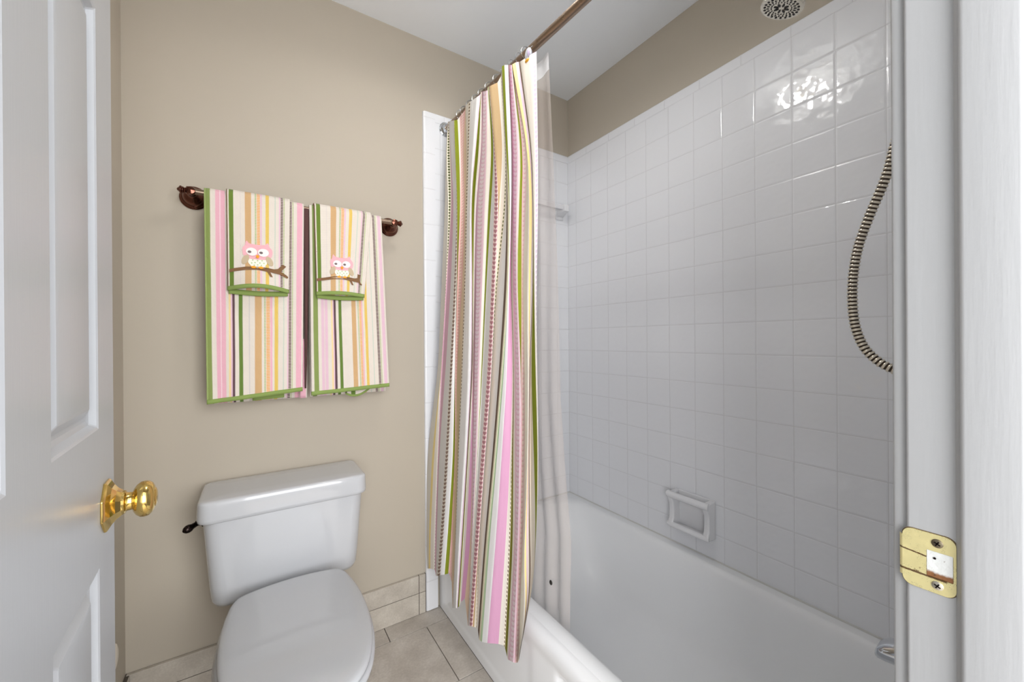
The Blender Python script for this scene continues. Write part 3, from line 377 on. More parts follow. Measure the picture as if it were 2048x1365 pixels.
# ---------------------------------------------------------------- door frame
def jamb_profile(side):
    """outline in (x,y): face towards the opening, with a rounded stop"""
    s = side
    x = XJ if s > 0 else XD
    a = []
    def arc(cx, cy, r, a0, a1, n=5):
        for k in range(n+1):
            t_ = math.radians(a0+(a1-a0)*k/n); a.append((x + s*(cx+r*math.cos(t_)), cy+r*math.sin(t_)))
    a.append((x+s*0.019, YF+0.0005))
    arc(0.003, YF+0.0005-0.003, 0.003, 90, 180)
    a.append((x, -1.533)); 
    arc(-0.006, -1.541, 0.004, 90, 180)
    arc(-0.006, -1.574, 0.004, 180, 270)
    a.append((x, -1.578)); a.append((x, YF-0.115)); a.append((x+s*0.019, YF-0.115))
    return a
t1 = None
for s, nm in ((1, 'trim_4'), (-1, 'trim_5')):
    bm = bmesh.new(); pr_ = jamb_profile(s)
    loft(bm, [[(a, b, 0.0) for a, b in pr_], [(a, b, 2.04) for a, b in pr_]])
    o = struct(mesh_obj(nm, bm, M_TRIM, angle=50))
    if s > 0: t1 = o
bm = bmesh.new(); box(bm, XD-0.019, XJ+0.019, YF-0.115, YF+0.0005, 2.041, 2.06, 0.002); box(bm, XD+0.001, XJ-0.001, -1.578, -1.537, 2.030, 2.041, 0.003)
struct(mesh_obj('trim_6', bm, M_TRIM))
# bathroom side casing, profile with rounded inner edge
bm = bmesh.new()
def casing(x_in, s, z1):
    pr_ = [(0, 0), (0.0, 0.006)] + [(0.004-0.004*math.cos(a), 0.008+0.004*math.sin(a)) for a in (0.4, 0.8, 1.2, 1.57)] + \
          [(0.024, 0.0125), (0.030, 0.0165), (0.052, 0.0165), (0.057, 0.013), (0.057, 0)]
    loft(bm, [[(x_in+s*a, YF+b+0.0006, 0.0) for a, b in pr_], [(x_in+s*a, YF+b+0.0006, z1) for a, b in pr_]])
casing(XJ+0.006, 1, 2.05); casing(XD-0.006, -1, 2.05)
pr_ = [(0, 0), (0, 0.012), (0.05, 0.0165), (0.057, 0)]
loft(bm, [[(XD-0.063, YF+b+0.0006, 2.0505+a) for a, b in pr_], [(XJ+0.063, YF+b+0.0006, 2.0505+a) for a, b in pr_]])
struct(mesh_obj('trim_7', bm, M_TRIM, angle=30))

# strike plate on the right jamb
t = NT('worn_brass_strike', 0.3, (226, 214, 160), metal=0.75); p, xyz = t.pos()
n = t.noise(p, 90, 5, 0.7); n2 = t.noise(p, 420, 3, 0.6)
# two long dark scratches running back from the hole, with a rusty blot on the lower one
def scratch(z_at, slope, wd, y0):
    d = t.math('ABSOLUTE', t.math('SUBTRACT', xyz[2], t.math('ADD', z_at, t.math('MULTIPLY', t.math('SUBTRACT', xyz[1], -1.500), slope))))
    m1 = t.maprange(t.math('ADD', d, t.math('MULTIPLY', t.math('SUBTRACT', n2, 0.5), 0.0012)), wd*0.5, wd, 1, 0)
    return t.math('MULTIPLY', m1, t.maprange(xyz[1], y0-0.001, y0+0.001, 0, 1))
sc = t.math('MAXIMUM', scratch(0.9245, 0.12, 0.0011, -1.513), scratch(0.9035, 0.02, 0.0014, -1.5275))
blot = t.math('MULTIPLY', t.maprange(n, 0.52, 0.6, 0, 1), t.maprange(t.math('ABSOLUTE', t.math('SUBTRACT', xyz[2], 0.9065)), 0.002, 0.0042, 1, 0))
sc = t.math('MAXIMUM', sc, blot)
edge = t.maprange(n, 0.62, 0.72, 0, 0.35)
t.color(t.mix(t.math('MAXIMUM', sc, edge), (230, 218, 160), (84, 62, 34)))
t.put(t.b.inputs['Roughness'], t.maprange(n, 0.3, 0.7, 0.2, 0.5)); t.put(t.b.inputs['Metallic'], t.math('MULTIPLY', t.math('SUBTRACT', 1.0, sc), 0.6))
M_STRIKE = t.m
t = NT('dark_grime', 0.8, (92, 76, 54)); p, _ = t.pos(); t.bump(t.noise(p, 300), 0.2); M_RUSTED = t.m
M_SCREW = metal('aged_screw', (128, 118, 98), 0.35)
sp = empty('strike_plate', (XJ, -1.51, 0.917), 'worn brass strike plate with a square latch hole, screwed to the white right door jamb', 'strike plate')
PY0, PY1, PZ0, PZ1 = -1.5335, -1.4945, 0.888, 0.948
bm = bmesh.new()
# plate ring: outer rounded outline, inner square hole
def plate_face(x):
    out = []
    for (cy, cz, a0) in ((PY1-0.008, PZ1-0.008, 0), (PY0+0.008, PZ1-0.008, 90), (PY0+0.008, PZ0+0.008, 180), (PY1-0.008, PZ0+0.008, 270)):
        for k in range(7):
            a = math.radians(a0+15*k); out.append((x, cy+0.008*math.cos(a), cz+0.008*math.sin(a)))
    return out
HY0, HY1, HZ0, HZ1 = -1.5315, -1.5125, 0.9035, 0.9305
def hole(x):
    out = []
    for (cy, cz, a0) in ((HY1-0.001, HZ1-0.001, 0), (HY0+0.001, HZ1-0.001, 90), (HY0+0.001, HZ0+0.001, 180), (HY1-0.001, HZ0+0.001, 270)):
        for k in range(7):
            a = math.radians(a0+15*k); out.append((x, cy+0.001*math.cos(a), cz+0.001*math.sin(a)))
    return out
def warp(P): return P
rings = [warp(hole(XJ+0.0006)), warp(hole(XJ-0.0016)), warp(plate_face(XJ-0.0016)), warp([(x, y*1.0, z) for x, y, z in plate_face(XJ-0.0010)]), warp(plate_face(XJ+0.0006))]
vr = loft(bm, rings, cap0=False, cap1=False)
lip = [(XJ-0.0016+0.0030*math.sin(a)*0+0.0032*(1-math.cos(a)), PY1-0.0005+0.0032*math.sin(a)) for a in [PI/2*q/6 for q in range(7)]]
lipb = [(x+0.0009, y-0.0002) for x, y in lip]
prof = lip + lipb[::-1]
loft(bm, [[(x, y, PZ0+0.0085) for x, y in prof], [(x, y, PZ1-0.0085) for x, y in prof]])
mesh_obj('plate', bm, M_STRIKE, parent=sp, smooth=False)
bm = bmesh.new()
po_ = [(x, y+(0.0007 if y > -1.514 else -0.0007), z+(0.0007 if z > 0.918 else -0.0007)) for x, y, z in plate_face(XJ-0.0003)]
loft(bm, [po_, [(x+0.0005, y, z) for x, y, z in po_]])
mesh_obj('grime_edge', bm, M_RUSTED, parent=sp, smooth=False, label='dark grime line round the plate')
t = NT('chipped_paint_recess', 0.5, (214, 216, 214)); p, xyz = t.pos(); n = t.noise(p, 180, 4, 0.6)
lowm = t.maprange(t.math('ADD', xyz[2], t.math('MULTIPLY', n, 0.004)), 0.9095, 0.9125, 1, 0)
sp1 = t.maprange(n, 0.66, 0.69, 0, 1)
c = t.mix(lowm, (214, 216, 214), (128, 84, 48)); t.color(t.mix(sp1, c, (90, 62, 40)))
t.bump(n, 0.5, 0.002); 
bm = bmesh.new(); box(bm, XJ-0.0011, XJ+0.0008, HY0+0.0003, HY1-0.0003, HZ0+0.0003, HZ1-0.0003); mesh_obj('latch_recess', bm, t.m, parent=sp, smooth=False, label='chipped white paint inside the latch hole')
bm = bmesh.new(); lathe(bm, [(0, 0.0011), (0.0006, 0.0011), (0.0006, 0.0001)], (XJ-0.0012, -1.5185, 0.9235), (-1, 0, 0), 12)
mesh_obj('nail_hole', bm, M_DARK, parent=sp)
for z in (0.9395, 0.8965):
    bm = bmesh.new(); lathe(bm, [(0, 0.0044), (0.0012, 0.0044), (0.0019, 0.003), (0.0021, 0.0)], (XJ-0.0010, -1.5205, z), (-1, 0, 0), 20)
    sc_ = mesh_obj('screw', bm, M_NICKEL if z < 0.91 else M_SCREW, parent=sp)
    bm = bmesh.new()
    for a in (0.5, 0.5+PI/2):
        r = bmesh.ops.create_cube(bm, size=1)
        for v in r['verts']:
            c = Vector((v.co.x*0.0006, v.co.y*0.0052, v.co.z*0.0011))
            v.co = Matrix.Rotation(a, 3, 'X') @ c + Vector((XJ-0.0031, -1.5205, z))
    mesh_obj('cross_slot', bm, M_DARK, parent=sc_, smooth=False)

# ---------------------------------------------------------------- door
DA = math.radians(-3.4)
DE = Vector((-1.5975, -0.777, 0))               # free edge of the visible face
dd = Vector((-math.sin(DA), -math.cos(DA), 0))   # towards the hinges
dn = Vector((math.cos(DA), -math.sin(DA), 0))    # out of the visible face
DW = 0.70; k = 1.15
door = struct(bpy.data.objects.new('door_1', None)); COL.objects.link(door); door.location = (DE.x, DE.y, 0); door.matrix_world = Matrix.Translation((DE.x, DE.y, 0))
def zz(z): return 1.1493 + (z-1.1493)*k
px0, px1 = 0.094, 0.282
px2, px3 = 0.384, DW-0.094
zs = [(0.22, zz(0.886)), (zz(1.049), 1.60), (1.70, 1.93)]
us = [0, px0, px1, px2, px3, DW]
vs = [0.012, zs[0][0], zs[0][1], zs[1][0], zs[1][1], zs[2][0], zs[2][1], 2.03]
TH = 0.035
def dp(u, h, z): v = DE + dd*u + dn*h; return (v.x, v.y, z)
bm = bmesh.new()
for side in (0, 1):
    def P(u, h, z): return dp(u, h if side == 0 else -TH-h, z)
    for i in range(5):
        for j in range(7):
            panel = i in (1, 3) and j in (1, 3, 5)
            u0, u1, v0, v1 = us[i], us[i+1], vs[j], vs[j+1]
            if not panel:
                bm.faces.new([bm.verts.new(P(*q)) for q in ((u0, 0, v0), (u1, 0, v0), (u1, 0, v1), (u0, 0, v1))])
            else:
                prof = [(0, 0), (0.003, -0.0015), (0.008, -0.008), (0.014, -0.0095), (0.019, -0.0095), (0.030, -0.003), (0.036, -0.002)]
                rings = [[P(u0+a, h, v0+a), P(u1-a, h, v0+a), P(u1-a, h, v1-a), P(u0+a, h, v1-a)] for a, h in prof]
                loft(bm, rings, cap0=False)
for (a, b) in (((0, 0), (0, 1)), ((DW, 0), (DW, 1))):
    bm.faces.new([bm.verts.new(dp(a[0], h, z)) for h, z in ((0, 0.012), (-TH, 0.012), (-TH, 2.03), (0, 2.03))])
for z in (0.012, 2.03):
    bm.faces.new([bm.verts.new(dp(u, h, z)) for u, h in ((0, 0), (DW, 0), (DW, -TH), (0, -TH))])
bmesh.ops.remove_doubles(bm, verts=bm.verts[:], dist=0.00005)
dl = mesh_obj('door_leaf', bm, M_DOOR, parent=door, angle=12)
bev_mod(dl, 0.0016, 2)
# knob
KZ = 0.9185
kb = bpy.data.objects.new('door_knob', None); COL.objects.link(kb); kb.parent = door; kb.matrix_parent_inverse = door.matrix_world.inverted()
KC = DE + dd*0.056 + Vector((0, 0, KZ)); kb.matrix_world = Matrix.Translation(KC)
kb['label'] = 'polished brass door knob'
def oct_ring(r, h, n=8, off=PI/8):
    return [KC + dn*h + dd*(r*math.cos(off+2*PI*i/n)) + Vector((0, 0, r*math.sin(off+2*PI*i/n))) for i in range(n)]
bm = bmesh.new()
loft(bm, [oct_ring(0.037, 0.0), oct_ring(0.037, 0.0025), oct_ring(0.034, 0.0045), oct_ring(0.0275, 0.008), oct_ring(0.0215, 0.0125), oct_ring(0.0175, 0.0175), oct_ring(0.0165, 0.020)])
ro = mesh_obj('rose', bm, M_BRASS, parent=kb, smooth=False)
bev_mod(ro, 0.001, 2)
bm = bmesh.new(); lathe(bm, [(0.016, 0.0160), (0.0205, 0.0165), (0.0215, 0.0140), (0.0225, 0.0130), (0.028, 0.0125), (0.029, 0.0140), (0.0310, 0.0140)], KC, dn, 28)
mesh_obj('neck', bm, M_BRASS, parent=kb)
kp = [(q-0.0045, r) for q, r in [(0.032, 0.010), (0.034, 0.0165), (0.037, 0.0215), (0.0415, 0.0250), (0.046, 0.0258), (0.0505, 0.0248), (0.0545, 0.0215), (0.057, 0.0165), (0.0575, 0.014), (0.0583, 0.0135), (0.0598, 0.009), (0.0602, 0.0)]]
bm = bmesh.new(); lathe(bm, kp, KC, dn, 40); mesh_obj('knob', bm, M_BRASS, parent=kb)

# wall bumper behind the door
wb = empty('wall_bumper', (XL, -0.142, 0.300), 'small round cream bumper low on the left wall, half hidden by the door edge', 'wall bumper')
bm = bmesh.new(); lathe(bm, [(0.0005, 0.036), (0.004, 0.036), (0.007, 0.034), (0.010, 0.026), (0.012, 0.012), (0.0124, 0.0)], (XL, -0.142, 0.300), (1, 0, 0), 32)
mesh_obj('dome', bm, M_CREAMP, parent=wb)

# ---------------------------------------------------------------- ceiling lamp (above the frame)
LX, LY = -0.9, -0.79
cl = empty('ceiling_light', (LX, LY, H), 'round ceiling light with four bare bulbs above the bathroom', 'ceiling light')
bm = bmesh.new(); lathe(bm, [(0, 0.13), (0.012, 0.13), (0.022, 0.11), (0.024, 0)], (LX, LY, H-0.0005), (0, 0, -1), 36); mesh_obj('canopy', bm, M_NICKEL, parent=cl)
bm = bmesh.new()
loft(bm, [[(LX+r*math.cos(2*PI*q/48), LY+r*math.sin(2*PI*q/48), H-d) for q in range(48)] for r, d in ((0.160, 0.040), (0.160, 0.112), (0.156, 0.112), (0.156, 0.040), (0.160, 0.040))], cap0=False, cap1=False)
t = NT('frosted_shade', 0.6, (240, 240, 240)); p, _ = t.pos()
tl = t.node('ShaderNodeBsdfTranslucent'); tl.inputs[0].default_value = (0.9, 0.9, 0.9, 1); mx = t.node('ShaderNodeMixShader'); mx.inputs[0].default_value = 0.75
t.l.new(t.b.outputs[0], mx.inputs[1]); t.l.new(tl.outputs[0], mx.inputs[2]); t.l.new(mx.outputs[0], t.out.inputs[0]); t.bump(t.noise(p, 80), 0.1)
mesh_obj('shade_ring', bm, t.m, parent=cl)  # unseen ring added to cut and soften lamp light on the upper walls
for i in range(3):
    a = i*2*PI/3; bm = bmesh.new(); tube(bm, [(LX+0.10*math.cos(a), LY+0.10*math.sin(a), H-0.015), (LX+0.157*math.cos(a), LY+0.157*math.sin(a), H-0.045)], 0.003, 8); mesh_obj('bracket', bm, M_NICKEL, parent=cl)
for i in range(4):
    a = PI/4 + i*PI/2; bx_, by_ = LX+0.075*math.cos(a), LY+0.075*math.sin(a)
    bm = bmesh.new(); lathe(bm, [(0.02, 0.016), (0.045, 0.016), (0.045, 0)], (bx_, by_, H), (0, 0, -1), 16); so = mesh_obj('lamp_holder', bm, M_NICKEL, parent=cl)
    pl = bpy.data.lights.new('bulb_light', 'POINT'); pl.energy = BULB_POWER; pl.shadow_soft_size = 0.022; pl.color = (1.0, 0.985, 0.96)
    po = bpy.data.objects.new('bulb_light', pl); COL.objects.link(po); po.parent = cl; po.matrix_parent_inverse = cl.matrix_world.inverted(); po.location = (bx_, by_, H-0.075)
# ================================================================ BATHTUB
X0, X1, Y0, Y1, ZR = -0.752, -0.0006, -1.4985, -0.0085, 0.335
def ring_xy(x0, x1, y0, y1, r, z, n=8): return rrect((x0+x1)/2, (y0+y1)/2, (x1-x0)/2, (y1-y0)/2, r, n, z)
bm = bmesh.new()
rings = [ring_xy(X0+0.022, X1, Y0, Y1, 0.004, ZR-0.004),
         ring_xy(X0+0.024, X1-0.001, Y0+0.001, Y1-0.001, 0.006, ZR),
         ring_xy(-0.700, -0.034, -1.45, -0.036, 0.09, ZR+0.001),
         ring_xy(-0.688, -0.040, -1.44, -0.042, 0.12, ZR-0.001),
         ring_xy(-0.679, -0.045, -1.432, -0.049, 0.14, ZR-0.006),
         ring_xy(-0.672, -0.050, -1.426, -0.057, 0.15, ZR-0.015),
         ring_xy(-0.667, -0.054, -1.421, -0.070, 0.155, ZR-0.035),
         ring_xy(-0.658, -0.062, -1.412, -0.115, 0.16, ZR-0.10),
         ring_xy(-0.648, -0.073, -1.402, -0.175, 0.16, ZR-0.17),
         ring_xy(-0.636, -0.086, -1.392, -0.245, 0.16, ZR-0.235),
         ring_xy(-0.615, -0.108, -1.372, -0.300, 0.15, ZR-0.272),
         ring_xy(-0.575, -0.145, -1.33, -0.365, 0.13, ZR-0.292),
         ring_xy(-0.50, -0.22, -1.25, -0.46, 0.10, ZR-0.298)]
loft(bm, rings, cap0=False)
tubo = tag(mesh_obj('bathtub', bm, M_TUB, angle=60), 'white enamelled built-in bathtub below the white tiled walls', 'bathtub')
# apron with rolled top and shallow recessed panels: a height field over (y, z)
bm = bmesh.new(); ny, nz = 150, 60; g_ = []
def sm(a, b, x): q = min(1, max(0, (x-a)/(b-a))); return q*q*(3-2*q)
def apron_x(y, z):
    top = ZR
    if z > top-0.028:
        q = (z-(top-0.028))/0.028; return X0 - 0.000 + 0.024*(1-math.sqrt(max(0, 1-q*q)))
    x = X0 + 0.006*sm(top-0.035, top-0.075, z)
    r1 = sm(-1.44, -1.425, y)*(1-sm(-0.812, -0.798, y)); r2 = sm(-0.70, -0.66, y)*(1-sm(-0.09, -0.05, y))*0.25
    vz = sm(0.03, 0.05, z)*(1-sm(0.245, 0.275, z))
    return x + 0.010*vz*max(r1, r2)
for j in range(nz+1):
    z = 0.001 + (ZR-0.001)*j/nz if j < nz-14 else None
    if z is None:
        q = (j-(nz-14))/14; z0_ = 0.001+(ZR-0.001)*(nz-15)/nz; z = z0_ + (ZR-z0_)*math.sin(q*PI/2) if j < nz else ZR
    g_.append([bm.verts.new((apron_x(Y0+(Y1-Y0)*i/ny, z), Y0+(Y1-Y0)*i/ny, z)) for i in range(ny+1)])
for j in range(nz):
    for i in range(ny): bm.faces.new((g_[j][i], g_[j][i+1], g_[j+1][i+1], g_[j+1][i]))
mesh_obj('apron', bm, M_TUB, parent=tubo, angle=60)
bm = bmesh.new(); tube(bm, [(-0.7, Y1-0.0005, ZR+0.001), (-0.004, Y1-0.0005, ZR+0.001), (-0.002, Y1-0.004, ZR+0.001), (-0.002, Y0+0.01, ZR+0.001)], 0.0035, 8)
mesh_obj('caulk_line', bm, M_CAULK, parent=tubo, label='bead of caulk where tub meets tile')

# tub spout
spo = empty('bath_spout', (-0.38, YF+0.008, 0.545), 'chrome bath spout on the end wall, mostly hidden by the door jamb', 'spout')
bm = bmesh.new()
def sring(y, zc, hw, ht, hb): 
    out = []
    for i in range(24):
        a = 2*PI*i/24; cx, cz = math.cos(a), math.sin(a)
        e = 0.72
        out.append((-0.38+hw*math.copysign(abs(cx)**e, cx), y, zc+(ht if cz > 0 else hb)*math.copysign(abs(cz)**e, cz)))
    return out
loft(bm, [sring(YF+0.009, 0.545, 0.030, 0.027, 0.024), sring(YF+0.02, 0.545, 0.029, 0.026, 0.022), sring(YF+0.07, 0.546, 0.027, 0.024, 0.016), sring(YF+0.105, 0.545, 0.025, 0.021, 0.022),
          sring(YF+0.125, 0.541, 0.023, 0.018, 0.022), sring(YF+0.136, 0.536, 0.021, 0.013, 0.017), sring(YF+0.140, 0.531, 0.017, 0.007, 0.010)])
mesh_obj('spout_body', bm, M_CHROME, parent=spo, angle=50)
bm = bmesh.new(); lathe(bm, [(0, 0.036), (0.004, 0.036), (0.007, 0.030), (0.0075, 0.0)], (-0.38, YF+0.0085, 0.545), (0, 1, 0), 28); mesh_obj('flange', bm, M_CHROME, parent=spo)

# hand shower hose and its holder
hp = [(-0.42, -1.468, 1.585), (-0.42, -1.43, 1.565), (-0.42, -1.402, 1.525), (-0.42, -1.3878, 1.467), (-0.42, -1.3760, 1.430), (-0.42, -1.3588, 1.3835), (-0.42, -1.3411, 1.3234), (-0.42, -1.3330, 1.2555),
      (-0.42, -1.335, 1.186), (-0.42, -1.3479, 1.1365), (-0.42, -1.370, 1.1061), (-0.42, -1.3979, 1.0887), (-0.42, -1.43, 1.083), (-0.42, -1.468, 1.083)]
t = NT('ribbed_metal_hose', 0.28, (206, 200, 184), metal=0.85); uvv, u_, v_ = t.uv()
fr = t.math('ABSOLUTE', t.math('SUBTRACT', t.math('FRACT', t.math('DIVIDE', v_, 0.0075)), 0.5))
t.color(t.mix(t.maprange(fr, 0.24, 0.30, 0, 1), (214, 206, 190), (66, 56, 46)))
M_HOSE = t.m
hs = empty('shower_hose', (-0.42, YF+0.01, 1.3), 'ribbed metal hand-shower hose hanging in a loop beside the right door jamb', 'hose')
pth = spline(hp, 40)
# resample evenly, four rings per rib
L = [0.0]
for a, b in zip(pth[:-1], pth[1:]): L.append(L[-1]+(b-a).length)
tot = L[-1]; stp = 0.0075/6; N = int(tot/stp); res = []; q = 0
for i in range(N+1):
    d = tot*i/N
    while q < len(L)-2 and L[q+1] < d: q += 1
    f = (d-L[q])/max(1e-9, L[q+1]-L[q]); res.append(pth[q].lerp(pth[q+1], f))
bm = bmesh.new(); tube(bm, res, lambda f, i: 0.0078+(0.0010 if abs(((i*stp)/0.0075) % 1-0.5) < 0.27 else -0.0006), 14)
uvl = bm.loops.layers.uv.new('UVMap')
bm.verts.ensure_lookup_table(); bm.verts.index_update()
for f in bm.faces:
    for l in f.loops: l[uvl].uv = ((l.vert.index % 14)/14, (l.vert.index//14)*stp)
mesh_obj('hose', bm, M_HOSE, parent=hs, angle=60)
for zc in (1.585, 1.083):
    bm = bmesh.new(); lathe(bm, [(0.0085, 0.024), (0.014, 0.024), (0.018, 0.016), (0.034, 0.0125), (0.034, 0.0)], (-0.42, YF, zc), (0, 1, 0), 24); mesh_obj('hose_fitting', bm, M_CHROME, parent=hs)

# shower head
she = empty('overhead_shower', (-0.38, YF, 2.0), 'round satin shower head with a pierced dark spray pattern at the top edge', 'shower head')
bm = bmesh.new(); tube(bm, spline([(-0.38, YF+0.004, 2.06), (-0.38, YF+0.08, 2.075), (-0.38, YF+0.17, 2.05), (-0.38, YF+0.265, 1.985)], 10), 0.0105, 16); mesh_obj('shower_arm', bm, M_NICKEL, parent=she)
bm = bmesh.new(); lathe(bm, [(0.0005, 0.03), (0.004, 0.03), (0.009, 0.022), (0.012, 0.012)], (-0.38, YF, 2.06), (0, 1, 0), 24); mesh_obj('wall_flange', bm, M_NICKEL, parent=she)
SN = Vector((-0.10, 0.36, -0.93)).normalized(); SC = Vector((-0.38, -1.194, 1.922))
bm = bmesh.new(); lathe(bm, [(-0.075, 0.012), (-0.06, 0.016), (-0.052, 0.013), (-0.043, 0.02), (-0.022, 0.038), (-0.008, 0.0445), (-0.002, 0.0455), (0.001, 0.0445), (0.002, 0.041), (0.0015, 0.0)], SC, SN, 40)
mesh_obj('head_shell', bm, M_NICKEL, parent=she)
su, sv, sd = frame_of(SN)
bm = bmesh.new()
def petal(r0, ang, a, b):
    c0 = SC + SN*0.0021 + (su*math.cos(ang)+sv*math.sin(ang))*r0
    er = su*math.cos(ang)+sv*math.sin(ang); et = -su*math.sin(ang)+sv*math.cos(ang)
    lo_ = [c0 + er*(a*math.cos(2*PI*k/12)) + et*(b*math.sin(2*PI*k/12)) for k in range(12)]
    loft(bm, [lo_, [q_ + SN*0.0006 for q_ in lo_]])
for k in range(8): petal(0.0115, 2*PI*k/8, 0.0055, 0.0025)
for k in range(22): petal(0.0215, 2*PI*k/22, 0.0014, 0.0014)
for k in range(22): petal(0.0285, 2*PI*(k+.5)/22, 0.0032, 0.0014)
for k in range(22): petal(0.0355, 2*PI*k/22, 0.0028, 0.0026)
mesh_obj('spray_holes', bm, M_RUB, parent=she, smooth=False, label='dark pierced spray pattern')

# ceramic soap dish with grab bar on the long wall
sd_ = empty('soap_dish', (0, -0.727, 0.48), 'white ceramic soap dish with a grab bar set in the long tiled wall', 'soap dish')
bm = bmesh.new(); box(bm, -0.008, -0.0003, -0.812, -0.645, 0.412, 0.556, 0.004, 3); mesh_obj('back_plate', bm, M_CERAM, parent=sd_)
def cheek(y):
    pr_ = [(-0.004, 0.413), (-0.046, 0.416), (-0.054, 0.424), (-0.054, 0.437), (-0.046, 0.450), (-0.044, 0.480), (-0.046, 0.510), (-0.056, 0.528), (-0.062, 0.543), (-0.054, 0.553), (-0.004, 0.555)]
    return [(a, y, b) for a, b in pr_]
for y in (-0.801, -0.657):
    bm = bmesh.new(); loft(bm, [cheek(y-0.011), cheek(y+0.011)]); o = mesh_obj('side_cheek', bm, M_CERAM, parent=sd_); bev_mod(o, 0.005, 3)
bm = bmesh.new(); tube(bm, spline([(-0.048, -0.812, 0.5425), (-0.0505, -0.79, 0.5425), (-0.0505, -0.667, 0.5425), (-0.048, -0.645, 0.5425)], 8), 0.0130, 18); mesh_obj('grab_bar', bm, M_CERAM, parent=sd_)
bm = bmesh.new(); tube(bm, spline([(-0.044, -0.812, 0.4275), (-0.048, -0.79, 0.4265), (-0.048, -0.667, 0.4265), (-0.044, -0.645, 0.4275)], 8), 0.0105, 18)
box(bm, -0.048, -0.006, -0.806, -0.651, 0.417, 0.424, 0.002); mesh_obj('soap_tray', bm, M_CERAM, parent=sd_)

# ceramic towel bar on the back wall inside the tub
cb = empty('ceramic_towel_bar', (-0.35, 0, 1.83), 'white ceramic towel bar on the tiled back wall, partly behind the clear liner', 'towel bar')
for xc in (-0.063, -0.63):
    bm = bmesh.new(); box(bm, xc-0.026, xc+0.026, -0.0135, -0.0082, 1.782, 1.862, 0.0025, 2)
    loft(bm, [[(xc+a*0.022, -0.012, 1.83+b*0.026) for a, b in ((-1, -1.3), (1, -1.3), (1, 1), (-1, 1))], [(xc+a*0.017, -0.05, 1.83+b*0.019) for a, b in ((-1, -1), (1, -1), (1, 1), (-1, 1))], [(xc+a*0.015, -0.072, 1.83+b*0.016) for a, b in ((-1, -1), (1, -1), (1, 1), (-1, 1))]])
    o = mesh_obj('bracket', bm, M_CERAM, parent=cb); bev_mod(o, 0.004, 3)
bm = bmesh.new(); box(bm, -0.617, -0.076, -0.064, -0.045, 1.822, 1.841, 0.002, 2); mesh_obj('bar', bm, M_CERAM, parent=cb)

# ================================================================ CURTAIN ROD, HOOKS, CURTAIN, LINER
def rod_pt(y): return Vector((-0.704 + (-y)*0.040, y, 2.076 - (-y)*0.020))
rodE = empty('curtain_rod', rod_pt(0), 'brushed bronze shower curtain rod running above the tub edge', 'curtain rod')
bm = bmesh.new(); tube(bm, [rod_pt(-0.009), rod_pt(-0.5), rod_pt(-1.0), rod_pt(YF+0.009)], 0.0130, 24); mesh_obj('rod', bm, M_ROD, parent=rodE)
for y, s in ((-0.0085, -1), (YF+0.0085, 1)):
    bm = bmesh.new(); lathe(bm, [(0, 0.031), (0.004, 0.031), (0.006, 0.027), (0.012, 0.025), (0.016, 0.019), (0.026, 0.017), (0.026, 0.0)], rod_pt(y), (0, s, 0), 32); mesh_obj('wall_flange', bm, M_CHROME, parent=rodE, label='ringed chrome end flange')

HOOKS = [-0.150, -0.185, -0.235, -0.278, -0.325, -0.375, -0.425, -0.470, -0.515, -0.556, -0.592]
hook0 = empty('shower_hook', rod_pt(HOOKS[0]), 'thin wire shower curtain hook over the bronze rod', 'curtain hook', 'wire hooks along the shower rod')
c0 = rod_pt(HOOKS[0])
pts = [c0 + Vector((0.0205*math.cos(a), 0, 0.0015+0.0205*math.sin(a))) for a in [math.radians(-60+15*k) for k in range(0, 21)]]
pts += [c0 + Vector((-0.006, 0.001, -0.024)), c0 + Vector((0.0, 0.001, -0.034)), c0 + Vector((0.008, 0.001, -0.038)), c0 + Vector((0.012, 0, -0.031))]
bm = bmesh.new(); tube(bm, spline(pts, 3), 0.0013, 8); mesh_obj('wire', bm, M_CHROME, parent=hook0)
ORD = ['farthest', 'second', 'third', 'fourth', 'fifth', 'sixth', 'seventh', 'eighth', 'ninth', 'tenth', 'nearest']
hook0['label'] = 'thin wire curtain hook, the farthest along the bronze rod by its chrome flange'
for hi, y in enumerate(HOOKS[1:]):
    r = hook0.copy(); COL.objects.link(r); r['label'] = ('thin wire curtain hook, %s along the bronze rod from its chrome flange' % ORD[hi+1]) if hi < 9 else 'thin wire curtain hook beside the frosted ornament, nearest on the bronze rod'; r.location = rod_pt(y); r.rotation_euler = (0, 0, random.uniform(-0.25, 0.25))
    for ch in list(hook0.children):
        c = ch.copy(); COL.objects.link(c); c.parent = r; c.matrix_parent_inverse = ch.matrix_parent_inverse.copy()
# decorated hook ornament nearest the camera
orn = empty('hook_ornament', rod_pt(-0.640)+Vector((-0.02, 0, -0.05)), 'clear plastic curtain hook ornament with orange tip, hanging at the near curtain corner', 'hook ornament')
oc = rod_pt(-0.640)+Vector((-0.030, 0, -0.045))
t = NT('frosted_clear_plastic', 0.15, (226, 228, 236)); p, xyz = t.pos(); n = t.noise(p, 90, 3)
t.color(t.ramp(n, [(0.35, (190, 192, 206)), (0.6, (236, 236, 240))])); t.b.inputs['Transmission Weight'].default_value = 0.35; M_ORN = t.m
t = NT('orange_enamel', 0.3, (214, 158, 50)); p, xyz = t.pos(); t.bump(t.noise(p, 200), 0.3, 0.001); M_ORG = t.m
t = NT('violet_enamel', 0.4, (176, 160, 188)); p, xyz = t.pos(); t.bump(t.noise(p, 200), 0.1, 0.001); M_VIO = t.m
def blob(bm, c, sx, sy, sz, seg=20):
    r = bmesh.ops.create_uvsphere(bm, u_segments=seg, v_segments=12, radius=1)
    for v in r['verts']: v.co = Vector((c[0]+v.co.x*sx, c[1]+v.co.y*sy, c[2]+v.co.z*sz))
